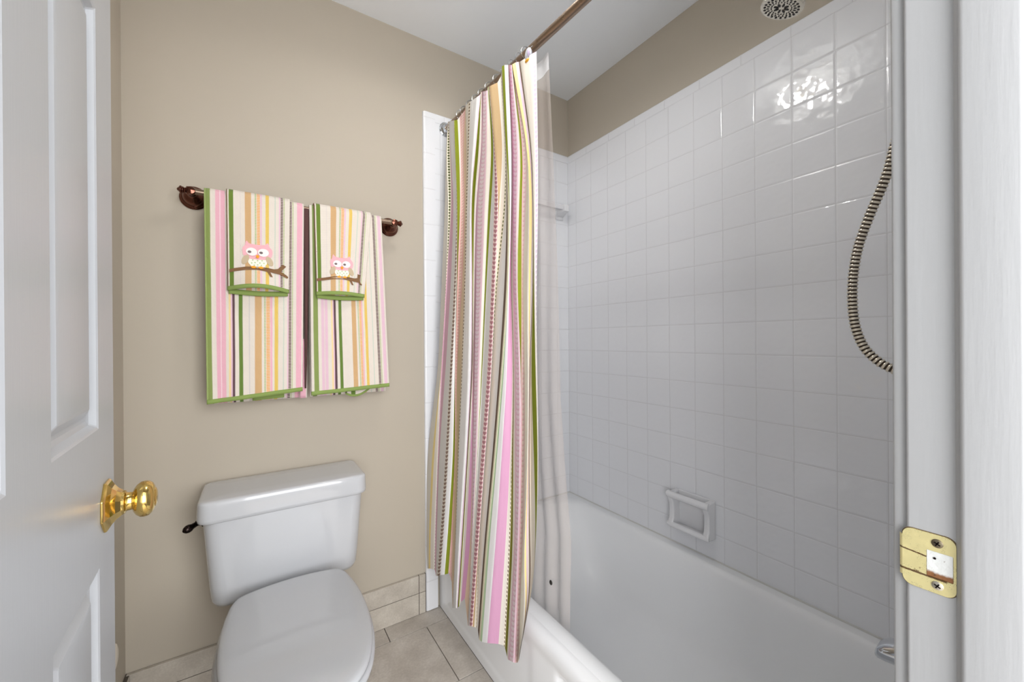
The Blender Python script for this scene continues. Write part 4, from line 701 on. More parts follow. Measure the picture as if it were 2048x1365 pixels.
bm = bmesh.new(); blob(bm, oc, 0.009, 0.0155, 0.024); mesh_obj('body', bm, M_ORN, parent=orn)
bm = bmesh.new(); blob(bm, oc+Vector((-0.004, -0.001, -0.018)), 0.007, 0.011, 0.006); mesh_obj('orange_tip', bm, M_ORG, parent=orn, label='orange tip')
bm = bmesh.new(); blob(bm, oc+Vector((-0.007, -0.010, 0.001)), 0.0035, 0.0032, 0.012); mesh_obj('violet_stripe', bm, M_VIO, parent=orn, label='violet stripe')
bm = bmesh.new(); tube(bm, [oc+Vector((0.0, 0, 0.018)), oc+Vector((0.010, 0, 0.030)), oc+Vector((0.016, 0, 0.036))], 0.0013, 8); mesh_obj('hook_wire', bm, M_CHROME, parent=orn)

# fabric materials
def fabric(name, col, pattern=None, pc=None, pitch=0.0148, size=1.0):
    t = NT(name, 0.85, col, spec=0.15); uvv, u_, v_ = t.uv(); p, xyz = t.pos()
    if pattern:
        fv = t.math('SUBTRACT', t.math('FRACT', t.math('DIVIDE', v_, pitch)), 0.5)
        X = t.math('MULTIPLY', t.math('SUBTRACT', u_, 0.5), 2.0/size)
        if pattern == 'heart':
            Y = t.math('ADD', t.math('MULTIPLY', fv, 2.7), 0.22)
            ax = t.math('ABSOLUTE', X)
            g1 = t.math('SUBTRACT', Y, t.math('MULTIPLY', t.math('SQRT', ax), 0.8))
            d = t.math('ADD', t.math('MULTIPLY', X, X), t.math('MULTIPLY', g1, g1))
        else:
            Y = t.math('MULTIPLY', fv, 2.9)
            d = t.math('ADD', t.math('MULTIPLY', X, X), t.math('MULTIPLY', Y, Y))
        t.color(t.mix(t.maprange(d, 0.86, 1.0, 1, 0), col, pc))
    wr = t.noise(p, 26, 4, 0.6, stretch=(1, 1, 0.25)); h1 = t.bump(wr, 0.35, 0.006)
    t.bump(t.noise(p, 1500, 2), 0.12, 0.0004, h1)
    return t.m
FM = {
 'cream': fabric('curtain_cream', (228, 221, 210)), 'cream_shade': fabric('curtain_cream_shaded', (222, 218, 210)),  # second cream is greyed, shade of the back fold put into its colour
 'white': fabric('curtain_white', (231, 229, 228)), 'yellow': fabric('curtain_yellow', (238, 216, 150)),
 'yellow_pale': fabric('curtain_pale_yellow', (238, 234, 206)), 'sage': fabric('curtain_sage', (170, 190, 154)),
 'pink': fabric('curtain_pink', (222, 182, 200)), 'pink_deep': fabric('curtain_deep_pink', (212, 160, 190)),
 'green': fabric('curtain_green', (128, 138, 40)), 'olive': fabric('curtain_olive', (118, 116, 44)),
 'brown': fabric('curtain_brown', (118, 100, 88)), 'tan_light': fabric('curtain_tan', (224, 200, 172)),
 'khaki': fabric('curtain_khaki', (198, 170, 130)), 'lilac': fabric('curtain_lilac', (220, 196, 212)),
 'lilac_pale': fabric('curtain_pale_lilac', (236, 224, 232)),
 'hearts_taupe': fabric('curtain_taupe_hearts', (228, 221, 210), 'heart', (150, 126, 114), 0.0148, 0.92),
 'hearts_pink': fabric('curtain_light_hearts', (229, 196, 207), 'heart', (238, 222, 226), 0.0148, 0.56),
 'hearts_peach': fabric('curtain_peach_hearts', (232, 186, 182), 'dot', (246, 218, 212), 0.0118, 0.5),
 'hearts_mauve': fabric('curtain_mauve_hearts', (240, 212, 212), 'heart', (190, 134, 142), 0.0148, 0.92),
 'hearts_lilac': fabric('curtain_lilac_hearts', (230, 222, 222), 'heart', (206, 186, 204), 0.0148, 0.8),
 'dots_green': fabric('curtain_green_dots', (242, 238, 220), 'dot', (104, 112, 72), 0.0125, 0.62),
 'dots_brown': fabric('curtain_brown_dots', (242, 232, 216), 'dot', (112, 92, 66), 0.0128, 0.6),
}
mats = list(FM.keys())
bm = bmesh.new(); uvl = bm.loops.layers.uv.new('UVMap')
NR = 70; SUBC = 3
def col_at(line, r):
    for k in range(len(CURTAIN_ROWS)-1):
        if r <= CURTAIN_ROWS[k+1]+1e-9:
            f = (r-CURTAIN_ROWS[k])/(CURTAIN_ROWS[k+1]-CURTAIN_ROWS[k]); return Vector(line[k]).lerp(Vector(line[k+1]), f)
grid = []
for line in CURTAIN_LINES:
    raw = [col_at(line, i/NR) for i in range(NR+1)]
    s_ = []
    for i in range(NR+1):
        k_ = min(3, i, NR-i)
        acc = Vector((0, 0, 0))
        for q in range(-k_, k_+1): acc += raw[i+q]
        s_.append(acc/(2*k_+1))
    grid.append(s_)
prev = [bm.verts.new(p_) for p_ in grid[0]]
for b in range(len(CURTAIN_BANDS)):
    mi = mats.index(CURTAIN_BANDS[b])
    for c in range(SUBC):
        f1 = (c+1)/SUBC; f0 = c/SUBC
        cur = [bm.verts.new(grid[b][i].lerp(grid[b+1][i], f1)) for i in range(NR+1)]
        for i in range(NR):
            vs_ = (prev[i], prev[i+1], cur[i+1], cur[i])
            f = bm.faces.new(vs_); f.material_index = mi
            for l, (uu, ii) in zip(f.loops, ((f0, i), (f0, i+1), (f1, i+1), (f1, i))): 
                l[uvl].uv = (uu, 0.5*(grid[b][ii].z+grid[b+1][ii].z))
        prev = cur
# smooth the depth of the folds slightly
for _ in range(1): bmesh.ops.smooth_vert(bm, verts=bm.verts[:], factor=0.12, use_axis_x=True, use_axis_y=False, use_axis_z=False)
me_o = mesh_obj('shower_curtain', bm, [FM[k_] for k_ in mats], angle=180, recalc=False)
tag(me_o, 'striped pink, green and cream shower curtain with printed hearts, bunched beside the tub', 'shower curtain')

# clear liner inside the tub
t = NT('clear_vinyl', 0.12, (240, 236, 232)); p, xyz = t.pos()
tr = t.node('ShaderNodeBsdfTransparent'); tr.inputs[0].default_value = (0.985, 0.98, 0.975, 1)
df = t.node('ShaderNodeBsdfDiffuse'); df.inputs[0].default_value = lin((240, 228, 220))
gl = t.node('ShaderNodeBsdfGlossy'); gl.inputs['Roughness'].default_value = 0.10
bpn = t.node('ShaderNodeBump'); bpn.inputs['Strength'].default_value = 0.9; bpn.inputs['Distance'].default_value = 0.006
t.l.new(t.noise(p, 42, 5, 0.65, stretch=(1, 1, 0.35)), bpn.inputs['Height']); t.l.new(bpn.outputs[0], gl.inputs['Normal'])
m1 = t.node('ShaderNodeMixShader'); m1.inputs[0].default_value = 0.30; t.l.new(tr.outputs[0], m1.inputs[1]); t.l.new(df.outputs[0], m1.inputs[2])
lw = t.node('ShaderNodeFresnel'); lw.inputs[0].default_value = 1.5; t.l.new(bpn.outputs[0], lw.inputs['Normal'])
m2 = t.node('ShaderNodeMixShader'); t.l.new(lw.outputs[0], m2.inputs[0]); t.l.new(m1.outputs[0], m2.inputs[1]); t.l.new(gl.outputs[0], m2.inputs[2])
t.l.new(m2.outputs[0], t.out.inputs[0]); M_CLEAR = t.m
liner = empty('shower_liner', (-0.66, -0.4, 2.0), 'clear vinyl shower liner hanging inside the tub behind the striped curtain', 'shower liner')
# near edge of the liner in plan, by height
edge = [(2.035, -0.652, -0.672), (1.95, -0.655, -0.680), (1.715, -0.652, -0.690), (1.35, -0.645, -0.697), (0.974, -0.642, -0.700), (0.757, -0.636, -0.712), (0.55, -0.628, -0.728), (0.353, -0.640, -0.735)]
def edge_at(z):
    for a, b in zip(edge[:-1], edge[1:]):
        if z >= b[0]: f = (a[0]-z)/(a[0]-b[0]); return a[1]+(b[1]-a[1])*f, a[2]+(b[2]-a[2])*f
    return edge[-1][1:]
def liner_pt(s, z):
    ex, ey = edge_at(z); y = -0.10 + (ey+0.10)*s
    amp = 0.011*(0.4+0.6*(2.05-z)/1.7)*(1-0.75*s)
    x = ex + 0.006 - 0.008*s + amp*math.sin(s*2*PI*9+1.4*math.sin(z*2.1)) + 0.003*(1-0.6*s)*math.sin(s*43+z*3)
    if z < 0.42: x = max(x, -0.655)
    return Vector((x, y, z - 0.0*s))
bm = bmesh.new(); ns, nzz = 150, 46
gr = [[bm.verts.new(liner_pt(i/ns, 1.975-(1.975-0.20)*j/nzz)) for i in range(ns+1)] for j in range(nzz+1)]
for j in range(nzz):
    for i in range(ns): bm.faces.new((gr[j][i], gr[j][i+1], gr[j+1][i+1], gr[j+1][i]))
mesh_obj('liner_sheet', bm, M_CLEAR, parent=liner, angle=180)
t = NT('frosted_vinyl_header', 0.3, (240, 240, 242)); p, _ = t.pos(); t.bump(t.noise(p, 60, 3), 0.3, 0.003)
t.b.inputs['Alpha'].default_value = 0.62; M_HEAD = t.m
bm = bmesh.new()
gr = [[bm.verts.new(liner_pt(i/ns, 2.030-(0.057)*j/4)+Vector((-0.001, 0, 0))) for i in range(ns+1)] for j in range(5)]
for j in range(4):
    for i in range(ns): bm.faces.new((gr[j][i], gr[j][i+1], gr[j+1][i+1], gr[j+1][i]))
mesh_obj('header_band', bm, M_HEAD, parent=liner, angle=180, label='frosted white header band')
bm = bmesh.new(); blob(bm, (-0.645, -0.652, 0.394), 0.003, 0.0065, 0.0075); mesh_obj('weight_magnet', bm, M_RUB, parent=liner, label='dark round hem magnet')
# ================================================================ TOILET
TX = -1.324
toi = empty('toilet', (TX, -0.35, 0), 'white two-piece toilet with closed lid against the beige wall', 'toilet')
def rr(cx, cy, hx, hy, r, z, n=7): return rrect(cx, cy, hx, hy, r, n, z)
# tank: tapering body, rounded vertical corners
bm = bmesh.new()
secs = [(0.373, 0.188, 0.082, 0.035), (0.378, 0.197, 0.090, 0.040), (0.392, 0.203, 0.094, 0.045), (0.44, 0.207, 0.0965, 0.045), (0.52, 0.212, 0.098, 0.042), (0.62, 0.219, 0.099, 0.040), (0.642, 0.220, 0.099, 0.040)]
loft(bm, [rr(TX+0.001, -0.008-hy-0.004, hx, hy, r, z) for z, hx, hy, r in secs])
mesh_obj('tank', bm, M_CHINA, parent=toi, angle=60)
bm = bmesh.new()
secs = [(0.634, 0.228, 0.104, 0.034), (0.6365, 0.231, 0.107, 0.036), (0.645, 0.232, 0.108, 0.036), (0.678, 0.2305, 0.107, 0.034), (0.688, 0.2295, 0.106, 0.030), (0.693, 0.2275, 0.1045, 0.026), (0.6965, 0.2235, 0.101, 0.022), (0.698, 0.217, 0.095, 0.018), (0.699, 0.15, 0.05, 0.01)]
loft(bm, [rr(TX, -0.005-0.108, hx, hy, r, z) for z, hx, hy, r in secs])
mesh_obj('tank_lid', bm, M_CHINA, parent=toi, angle=60)
lv = mesh_obj('flush_lever', (lambda b: (lathe(b, [(0, 0.012), (0.006, 0.012), (0.010, 0.007), (0.016, 0.0065), (0.019, 0.009), (0.022, 0.0075)], (TX-0.214, -0.165, 0.627), (-1, 0, 0), 20), b)[1])(bmesh.new()), M_DARK, parent=toi, label='black flush lever')
bm = bmesh.new(); u0 = Vector((TX-0.232, -0.166, 0.627))
lathe(bm, [(-0.004, 0.002), (0.0, 0.0065), (0.010, 0.0075), (0.016, 0.0085), (0.020, 0.0105), (0.027, 0.0112), (0.034, 0.0085), (0.039, 0.003), (0.040, 0.0)], u0, (-0.72, -0.66, -0.16), 24)
mesh_obj('lever_tip', bm, M_DARK, parent=lv)

def egg(cx, yb, yw, yf, hb, hw, z, n=64, s=1.0):
    """toilet outline: straight-ish back at yb (half width hb), widest at yw (hw), round front at yf"""
    pts = []
    for i in range(n):
        a = 2*PI*i/n; ca, sa = math.cos(a), math.sin(a)
        if sa <= 0:   # front half
            x = hw*ca; y = yw + (yw-yf)*sa
        else:
            e = 0.62
            x = hw*math.copysign(abs(ca)**0.62, ca); y = yw + (yb-yw)*(sa**0.9)
            f = sa**2.2; x *= (1-f) + f*(hb/hw)*1.15 if abs(ca) > 0.02 else 1
        pts.append((cx+x*s, y, z))
    return pts
CX = -1.326
# lid and seat share one plan outline: half widths from the hinge edge to the front
LO = [(-0.246, 0.0), (-0.249, 0.05), (-0.257, 0.095), (-0.267, 0.125), (-0.280, 0.138), (-0.305, 0.148), (-0.330, 0.153), (-0.360, 0.158), (-0.410, 0.1632), (-0.465, 0.165), (-0.520, 0.1635), (-0.580, 0.157), (-0.640, 0.144), (-0.690, 0.125), (-0.728, 0.097), (-0.750, 0.060), (-0.757, 0.0)]
_h = spline([(a, b, 0) for a, b in LO], 4)
def lo_ring(z, d=0.0, sy=None):
    """outline grown outwards by d metres"""
    k_ = (0.165+d)/0.165; ky = (0.2535+d)/0.2535; yc = -0.5035; P_ = []
    for q in _h: P_.append((CX+q.y*k_, yc+(q.x-yc)*ky, z))
    for q in _h[-2:0:-1]: P_.append((CX-q.y*k_, yc+(q.x-yc)*ky, z))
    return P_
bm = bmesh.new()
loft(bm, [lo_ring(0.419, -0.004), lo_ring(0.421, 0.0), lo_ring(0.4275, 0.0005), lo_ring(0.4315, -0.001), lo_ring(0.4345, -0.005), lo_ring(0.4360, -0.012), lo_ring(0.4375, -0.03), lo_ring(0.4400, -0.08), lo_ring(0.4410, -0.13)])
mesh_obj('seat_lid', bm, M_SEAT, parent=toi, angle=60)
bm = bmesh.new()
def ring_loft(outs, ins):
    loft(bm, outs + ins[::-1] + [outs[0]], cap0=False, cap1=False)
ring_loft([lo_ring(0.399, 0.000), lo_ring(0.402, 0.005), lo_ring(0.411, 0.006), lo_ring(0.415, 0.003), lo_ring(0.4168, -0.002)], [lo_ring(0.400, -0.06), lo_ring(0.4160, -0.06)])
mesh_obj('seat', bm, M_SEAT, parent=toi, angle=60)
for sx in (-0.075, 0.075):
    bm = bmesh.new(); box(bm, CX+sx-0.022, CX+sx+0.022, -0.290, -0.256, 0.399, 0.424, 0.006, 3); mesh_obj('hinge', bm, M_SEAT, parent=toi)
# bowl with pedestal
bm = bmesh.new()
outs = [egg(CX, -0.18, -0.42, -0.60, 0.105, 0.112, 0.0), egg(CX, -0.18, -0.42, -0.60, 0.105, 0.112, 0.02), egg(CX, -0.185, -0.42, -0.585, 0.095, 0.100, 0.05), egg(CX, -0.19, -0.42, -0.575, 0.085, 0.092, 0.12), egg(CX, -0.195, -0.43, -0.60, 0.085, 0.098, 0.20),
        egg(CX, -0.19, -0.45, -0.68, 0.10, 0.135, 0.28), egg(CX, -0.185, -0.46, -0.745, 0.12, 0.165, 0.34), egg(CX, -0.18, -0.46, -0.765, 0.13, 0.175, 0.37), egg(CX, -0.18, -0.46, -0.768, 0.132, 0.176, 0.388), egg(CX, -0.185, -0.46, -0.760, 0.128, 0.170, 0.3965)]
ins = [egg(CX, -0.33, -0.47, -0.70, 0.08, 0.125, 0.3965), egg(CX, -0.34, -0.47, -0.68, 0.07, 0.115, 0.36), egg(CX, -0.38, -0.47, -0.62, 0.05, 0.08, 0.27), egg(CX, -0.41, -0.47, -0.56, 0.03, 0.045, 0.20)]
loft(bm, outs + ins)
mesh_obj('bowl', bm, M_CHINA, parent=toi, angle=60)
bm = bmesh.new(); box(bm, CX-0.115, CX+0.115, -0.262, -0.03, 0.345, 0.3875, 0.018, 4); mesh_obj('tank_shelf', bm, M_CHINA, parent=toi)
for sx in (-0.13, 0.13):
    bm = bmesh.new(); lathe(bm, [(0.0, 0.011), (0.010, 0.011), (0.016, 0.008), (0.018, 0)], (CX+sx*0.78, -0.30, 0.019), (0, 0, 1), 16); mesh_obj('bolt_cap', bm, M_SEAT, parent=toi)

# ================================================================ TOWEL BAR
BY, BZ = -0.075, 1.613
tbr = empty('towel_bar', (-1.263, 0, BZ), 'bronze wall towel bar with round rosettes holding the striped towels', 'towel bar')
bm = bmesh.new(); tube(bm, [(-1.572, BY, BZ), (-0.955, BY, BZ)], 0.0085, 20); mesh_obj('bar', bm, M_ROD, parent=tbr)
for xc, s in ((-1.573, -1), (-0.953, 1)):
    bm = bmesh.new(); lathe(bm, [(0.0005, 0.036), (0.004, 0.037), (0.007, 0.035), (0.0085, 0.0325), (0.010, 0.033), (0.013, 0.0315), (0.0145, 0.0285), (0.016, 0.0285), (0.024, 0.0265), (0.031, 0.0215), (0.037, 0.0150), (0.043, 0.0105), (0.058, 0.009), (0.063, 0.0115), (0.068, 0.0125), (0.080, 0.0125), (0.086, 0.0105), (0.089, 0.0)], (xc, 0, BZ), (0, -1, 0), 40)
    mp = mesh_obj('mounting_post', bm, M_BRONZE, parent=tbr)
    bm = bmesh.new(); lathe(bm, [(0.0, 0.013), (0.010, 0.0125), (0.013, 0.008), (0.016, 0.0075), (0.018, 0.0095), (0.021, 0.0095), (0.023, 0.0115), (0.026, 0.0115), (0.029, 0.007), (0.033, 0.003), (0.034, 0)], (xc, BY, BZ), (s, 0, 0), 24)
    mesh_obj('finial', bm, M_BRONZE, parent=mp)

# ================================================================ TOWELS
W = (226, 217, 206); W2 = (234, 226, 218)
GRN = (136, 152, 88); PNK = (232, 178, 192); BRN = (96, 70, 66); TAN = (208, 170, 124); YEL = (226, 194, 104); ORG = (236, 168, 92); SGR = (166, 184, 118); LIL = (226, 192, 206); PUR = (98, 74, 80)
def towel_mat(name, stops, dotted):
    """stops: (u, colour) constant bands; dotted: (u0,u1,colour) bands broken into dots"""
    t = NT(name, 0.95, W, spec=0.1); uvv, u_, v_ = t.uv()
    wob = t.math('MULTIPLY', t.math('SUBTRACT', t.noise(uvv, 6, 2), 0.5), 0.010)
    zig = t.math('MULTIPLY', t.math('SUBTRACT', t.math('FRACT', t.math('ADD', t.math('DIVIDE', v_, 0.0038), t.math('MULTIPLY', u_, 30.0))), 0.5), 0.008)
    uu = t.math('ADD', t.math('ADD', u_, wob), zig)
    c = t.ramp(uu, stops, 'CONSTANT')
    fv = t.math('FRACT', t.math('DIVIDE', v_, 0.0052))
    dm = t.math('LESS_THAN', fv, 0.66)
    for (a, b, colr) in dotted:
        inside = t.math('MULTIPLY', t.math('GREATER_THAN', u_, a), t.math('LESS_THAN', u_, b))
        c = t.mix(t.math('MULTIPLY', inside, dm), c, colr)
    t.color(c)
    # diagonal terry ribs
    rib = t.math('FRACT', t.math('ADD', t.math('DIVIDE', v_, 0.0046), t.math('MULTIPLY', u_, 52.0)))
    h = t.math('ABSOLUTE', t.math('SUBTRACT', rib, 0.5))
    b1 = t.bump(h, 0.55, 0.0016); p, _ = t.pos(); t.bump(t.noise(p, 1400, 2), 0.5, 0.0012, b1)
    t.b.inputs['Sheen Weight'].default_value = 0.15
    return t.m
big_l = [(0, SGR), (.015, GRN), (.052, W), (.10, PNK), (.138, (244, 220, 224)), (.147, PNK), (.19, W), (.217, (238, 214, 160)), (.235, LIL), (.253, PUR), (.275, W), (.315, (104, 130, 62)), (.355, W), (.415, (204, 198, 196)), (.423, W), (.476, TAN), (.543, W), (.634, PNK), (.66, W), (.68, YEL), (.72, W), (.775, (190, 206, 188)), (.782, W), (.82, LIL), (.833, W), (.92, PNK), (.98, W)]
dot_l = [(.572, .588, SGR), (.594, .634, ORG), (.836, .866, BRN), (.872, .884, SGR)]
big_r = [(0, W), (.033, GRN), (.089, W), (.127, LIL), (.163, W), (.17, LIL), (.207, W), (.25, (238, 214, 160)), (.267, LIL), (.282, PUR), (.311, W), (.344, (104, 130, 62)), (.384, W), (.515, TAN), (.571, W), (.651, PNK), (.665, W), (.695, YEL), (.727, W), (.79, (190, 206, 188)), (.797, W), (.933, LIL), (.97, W)]
dot_r = [(.60, .615, SGR), (.62, .651, ORG), (.855, .889, BRN), (.895, .908, SGR)]
small = [(0, (130, 100, 80)), (.012, W), (.035, (108, 132, 56)), (.10, W), (.20, (206, 196, 200)), (.207, W), (.275, TAN), (.375, W), (.515, LIL), (.54, W), (.60, YEL), (.655, W), (.75, (190, 206, 188)), (.758, W), (.82, LIL), (.84, W)]
dot_s = [(.43, .455, SGR), (.462, .512, ORG), (.848, .888, BRN), (.895, .915, SGR)]
M_BIGL = towel_mat('striped_terry_left', big_l, dot_l); M_BIGR = towel_mat('striped_terry_right', big_r, dot_r); M_SMALL = towel_mat('striped_terry_hand', small, dot_s)
t = NT('green_towel_binding', 0.85, (136, 156, 88), spec=0.15); p, _ = t.pos(); t.bump(t.noise(p, 900, 2, stretch=(1, 1, 0.3)), 0.4, 0.0008); M_HEM = t.m
t = NT('brown_terry', 0.9, (92, 66, 64), spec=0.1); p, _ = t.pos(); t.bump(t.noise(p, 900, 2), 0.4, 0.001); M_BRT = t.m

def sheet(name, surf, nu, nv, mat, parent, thick=0.004, uvs=None, label=None, off=0):
    bm = bmesh.new(); uvl = bm.loops.layers.uv.new('UVMap'); g2 = []
    for j in range(nv+1): g2.append([bm.verts.new(surf(i/nu, j/nv)) for i in range(nu+1)])
    for j in range(nv):
        for i in range(nu):
            f = bm.faces.new((g2[j][i], g2[j+1][i], g2[j+1][i+1], g2[j][i+1]))
            for l, (a, b) in zip(f.loops, ((i, j), (i, j+1), (i+1, j+1), (i+1, j))):
                q = uvs(a/nu, b/nv, l.vert.co) if uvs else (a/nu, l.vert.co.z); l[uvl].uv = q
    o = mesh_obj(name, bm, mat, parent=parent, angle=180, label=label)
    m = o.modifiers.new('thickness', 'SOLIDIFY'); m.thickness = thick; m.offset = off
    return o
def drape_path(r, zf, zb, yf, yb):
    """returns f(v)->(y,z,arc) going from the front bottom, over the bar, to the back bottom"""
    pts = [(yf, zf), (yf+0.003, zf+(BZ-zf)*0.35), (BY-r-0.003, zf+(BZ-zf)*0.8), (BY-r, BZ-0.01)]
    pts += [(BY-r*math.cos(a), BZ+r*math.sin(a)) for a in [PI*k/10 for k in range(0, 11)]]
    pts += [(BY+r+0.001, BZ-0.02), (yb, zb+(BZ-zb)*0.5), (yb, zb)]
    L = [0]
    for a, b in zip(pts[:-1], pts[1:]): L.append(L[-1]+math.hypot(b[0]-a[0], b[1]-a[1]))
    def f(v):
        d = v*L[-1]
        for k_ in range(len(L)-1):
            if d <= L[k_+1]+1e-9:
                q = (d-L[k_])/max(1e-9, L[k_+1]-L[k_]); return pts[k_][0]+(pts[k_+1][0]-pts[k_][0])*q, pts[k_][1]+(pts[k_+1][1]-pts[k_][1])*q, d
    return f, L[-1]
def make_big(name, label, xt0, xt1, xb0, xb1, zb0, zb1, mat):
    root = empty(name, ((xt0+xt1)/2, BY, BZ), label, 'towel', 'bath towels on the bronze bar')
    f, LT = drape_path(0.0145, 0.965, 0.955, -0.100, -0.048)
    def surf(u, v):
        y, z, d = f(v); k_ = min(1, max(0, (BZ-z)/0.65)); front = y < BY
        x = (xt0+(xt1-xt0)*u)*(1-k_) + (xb0+(xb1-xb0)*u)*k_
        if z < 1.60 and front: z += (zb0+(zb1-zb0)*u-0.965)*k_
        y += (0.0022*math.sin(u*9+1)+0.0015*math.sin(u*23+z*5))*k_
        if abs(u-0.5) > 0.485 and False: y += 0.004
        if u < 0.02 or u > 0.98: y += 0.0022 if front else -0.0022
        return (x, y, z)
    sheet('terry_sheet', surf, 60, 90, mat, root, 0.0065, uvs=lambda u, v, co: (u, f(v)[2]))
    hv = 0.0125
    def hsurf(u, v):
        x, y, z = surf(u, 0.0); return (x, y-0.0004 + 0.0042*math.sin(v*2*PI)*0, z - 0.0015 + 0.0135*v)
    sheet('hem_binding', hsurf, 60, 2, M_HEM, root, 0.0088, label='green bound hem')
    return root, surf
bl_t, bl_s = make_big('bath_towel', 'large striped pink and green bath towel hanging on the left half of the bar', -1.541, -1.268, -1.537, -1.277, 0.962, 0.984, M_BIGL)
br_t, br_s = make_big('bath_towel', 'large striped pink and green bath towel hanging on the right half of the bar', -1.2515, -1.006, -1.250, -0.983, 0.966, 0.979, M_BIGR)
# inner folded layers showing in the gap and below the hems
def fold1(u, v):
    z = 1.610 - 0.62*v; wd = 0.0125*(1-v**1.6)+0.0022
    return (-1.268 + wd*u, -0.088-0.004*math.sin(u*PI), z)
sheet('folded_edge', fold1, 6, 30, M_BRT, bl_t, 0.003, label='dark brown stripe on the folded edge')
def fold2(u, v): z = 1.16-0.205*v; return (-1.283+0.022*u, -0.080+0.008*v, z)
sheet('inner_layer', fold2, 4, 14, M_BIGL, bl_t, 0.003, uvs=lambda u, v, co: (0.93+0.06*u, co.z))
def fold3(u, v): return (-1.42+0.09*u, -0.072, 0.99-0.032*v+0.004*u)
sheet('inner_layer', fold3, 8, 4, M_HEM, bl_t, 0.003, label='green hem of the back layer')
def fold4(u, v): return (-1.135+0.10*u, -0.072, 0.985-(0.036*math.sin(PI*min(1, 0.25+0.75*u)))*v)
sheet('inner_layer', fold4, 12, 4, M_BIGR, br_t, 0.003, uvs=lambda u, v, co: (0.30+0.25*u, co.z))
def fold4h(u, v): 
    x, y, z = fold4(u, 1.0); return (x, y-0.0005, z-0.003+0.008*v)
sheet('inner_hem', fold4h, 12, 2, M_HEM, br_t, 0.004, label='green hem of the back layer')

# flat appliques: outline in the towel's own plane, laid on its front surface
t = NT('owl_pink_fleece', 0.9, (234, 178, 186), spec=0.1); p, _ = t.pos(); t.bump(t.noise(p, 900, 3), 0.6, 0.001); M_OPINK = t.m
def plain(name, c, r=0.85):
    t = NT(name, r, c, spec=0.15); p, _ = t.pos(); t.bump(t.noise(p, 1200, 2), 0.3, 0.0005); return t.m
M_OWHITE = plain('owl_white_satin', (244, 234, 230), 0.6); M_OGREY = plain('owl_grey_thread', (120, 108, 108)); M_OORG = plain('owl_orange_thread', (236, 160, 50))
M_OTAN = plain('owl_tan_felt', (194, 176, 148)); M_BRANCH = plain('branch_brown_felt', (128, 96, 68)); M_OBELLY = plain('owl_cream_print', (242, 236, 222)); M_OGDOT = plain('owl_green_print', (176, 200, 150))
def ell(cx, cz, rx, rz, rot=0, n=28):
    c, s = math.cos(rot), math.sin(rot)
    return [(cx+rx*math.cos(2*PI*k/n)*c-rz*math.sin(2*PI*k/n)*s, cz+rx*math.cos(2*PI*k/n)*s+rz*math.sin(2*PI*k/n)*c) for k in range(n)]
def applique(name, polys, mat, parent, surfy, lift, label=None):
    bm = bmesh.new()
    for P_ in polys:
        area = sum(P_[i][0]*P_[(i+1) % len(P_)][1]-P_[(i+1) % len(P_)][0]*P_[i][1] for i in range(len(P_)))
        if area < 0: P_ = P_[::-1]
        fr_ = [bm.verts.new((x, surfy(x, z)-lift-0.0007, z)) for x, z in P_]
        bk_ = [bm.verts.new((x, surfy(x, z)-lift+0.0006, z)) for x, z in P_]
        bm.faces.new(fr_); bm.faces.new(bk_[::-1])
        for i in range(len(P_)):
            j = (i+1) % len(P_); bm.faces.new((fr_[j], fr_[i], bk_[i], bk_[j]))
    return mesh_obj(name, bm, mat, parent=parent, smooth=False, label=label)

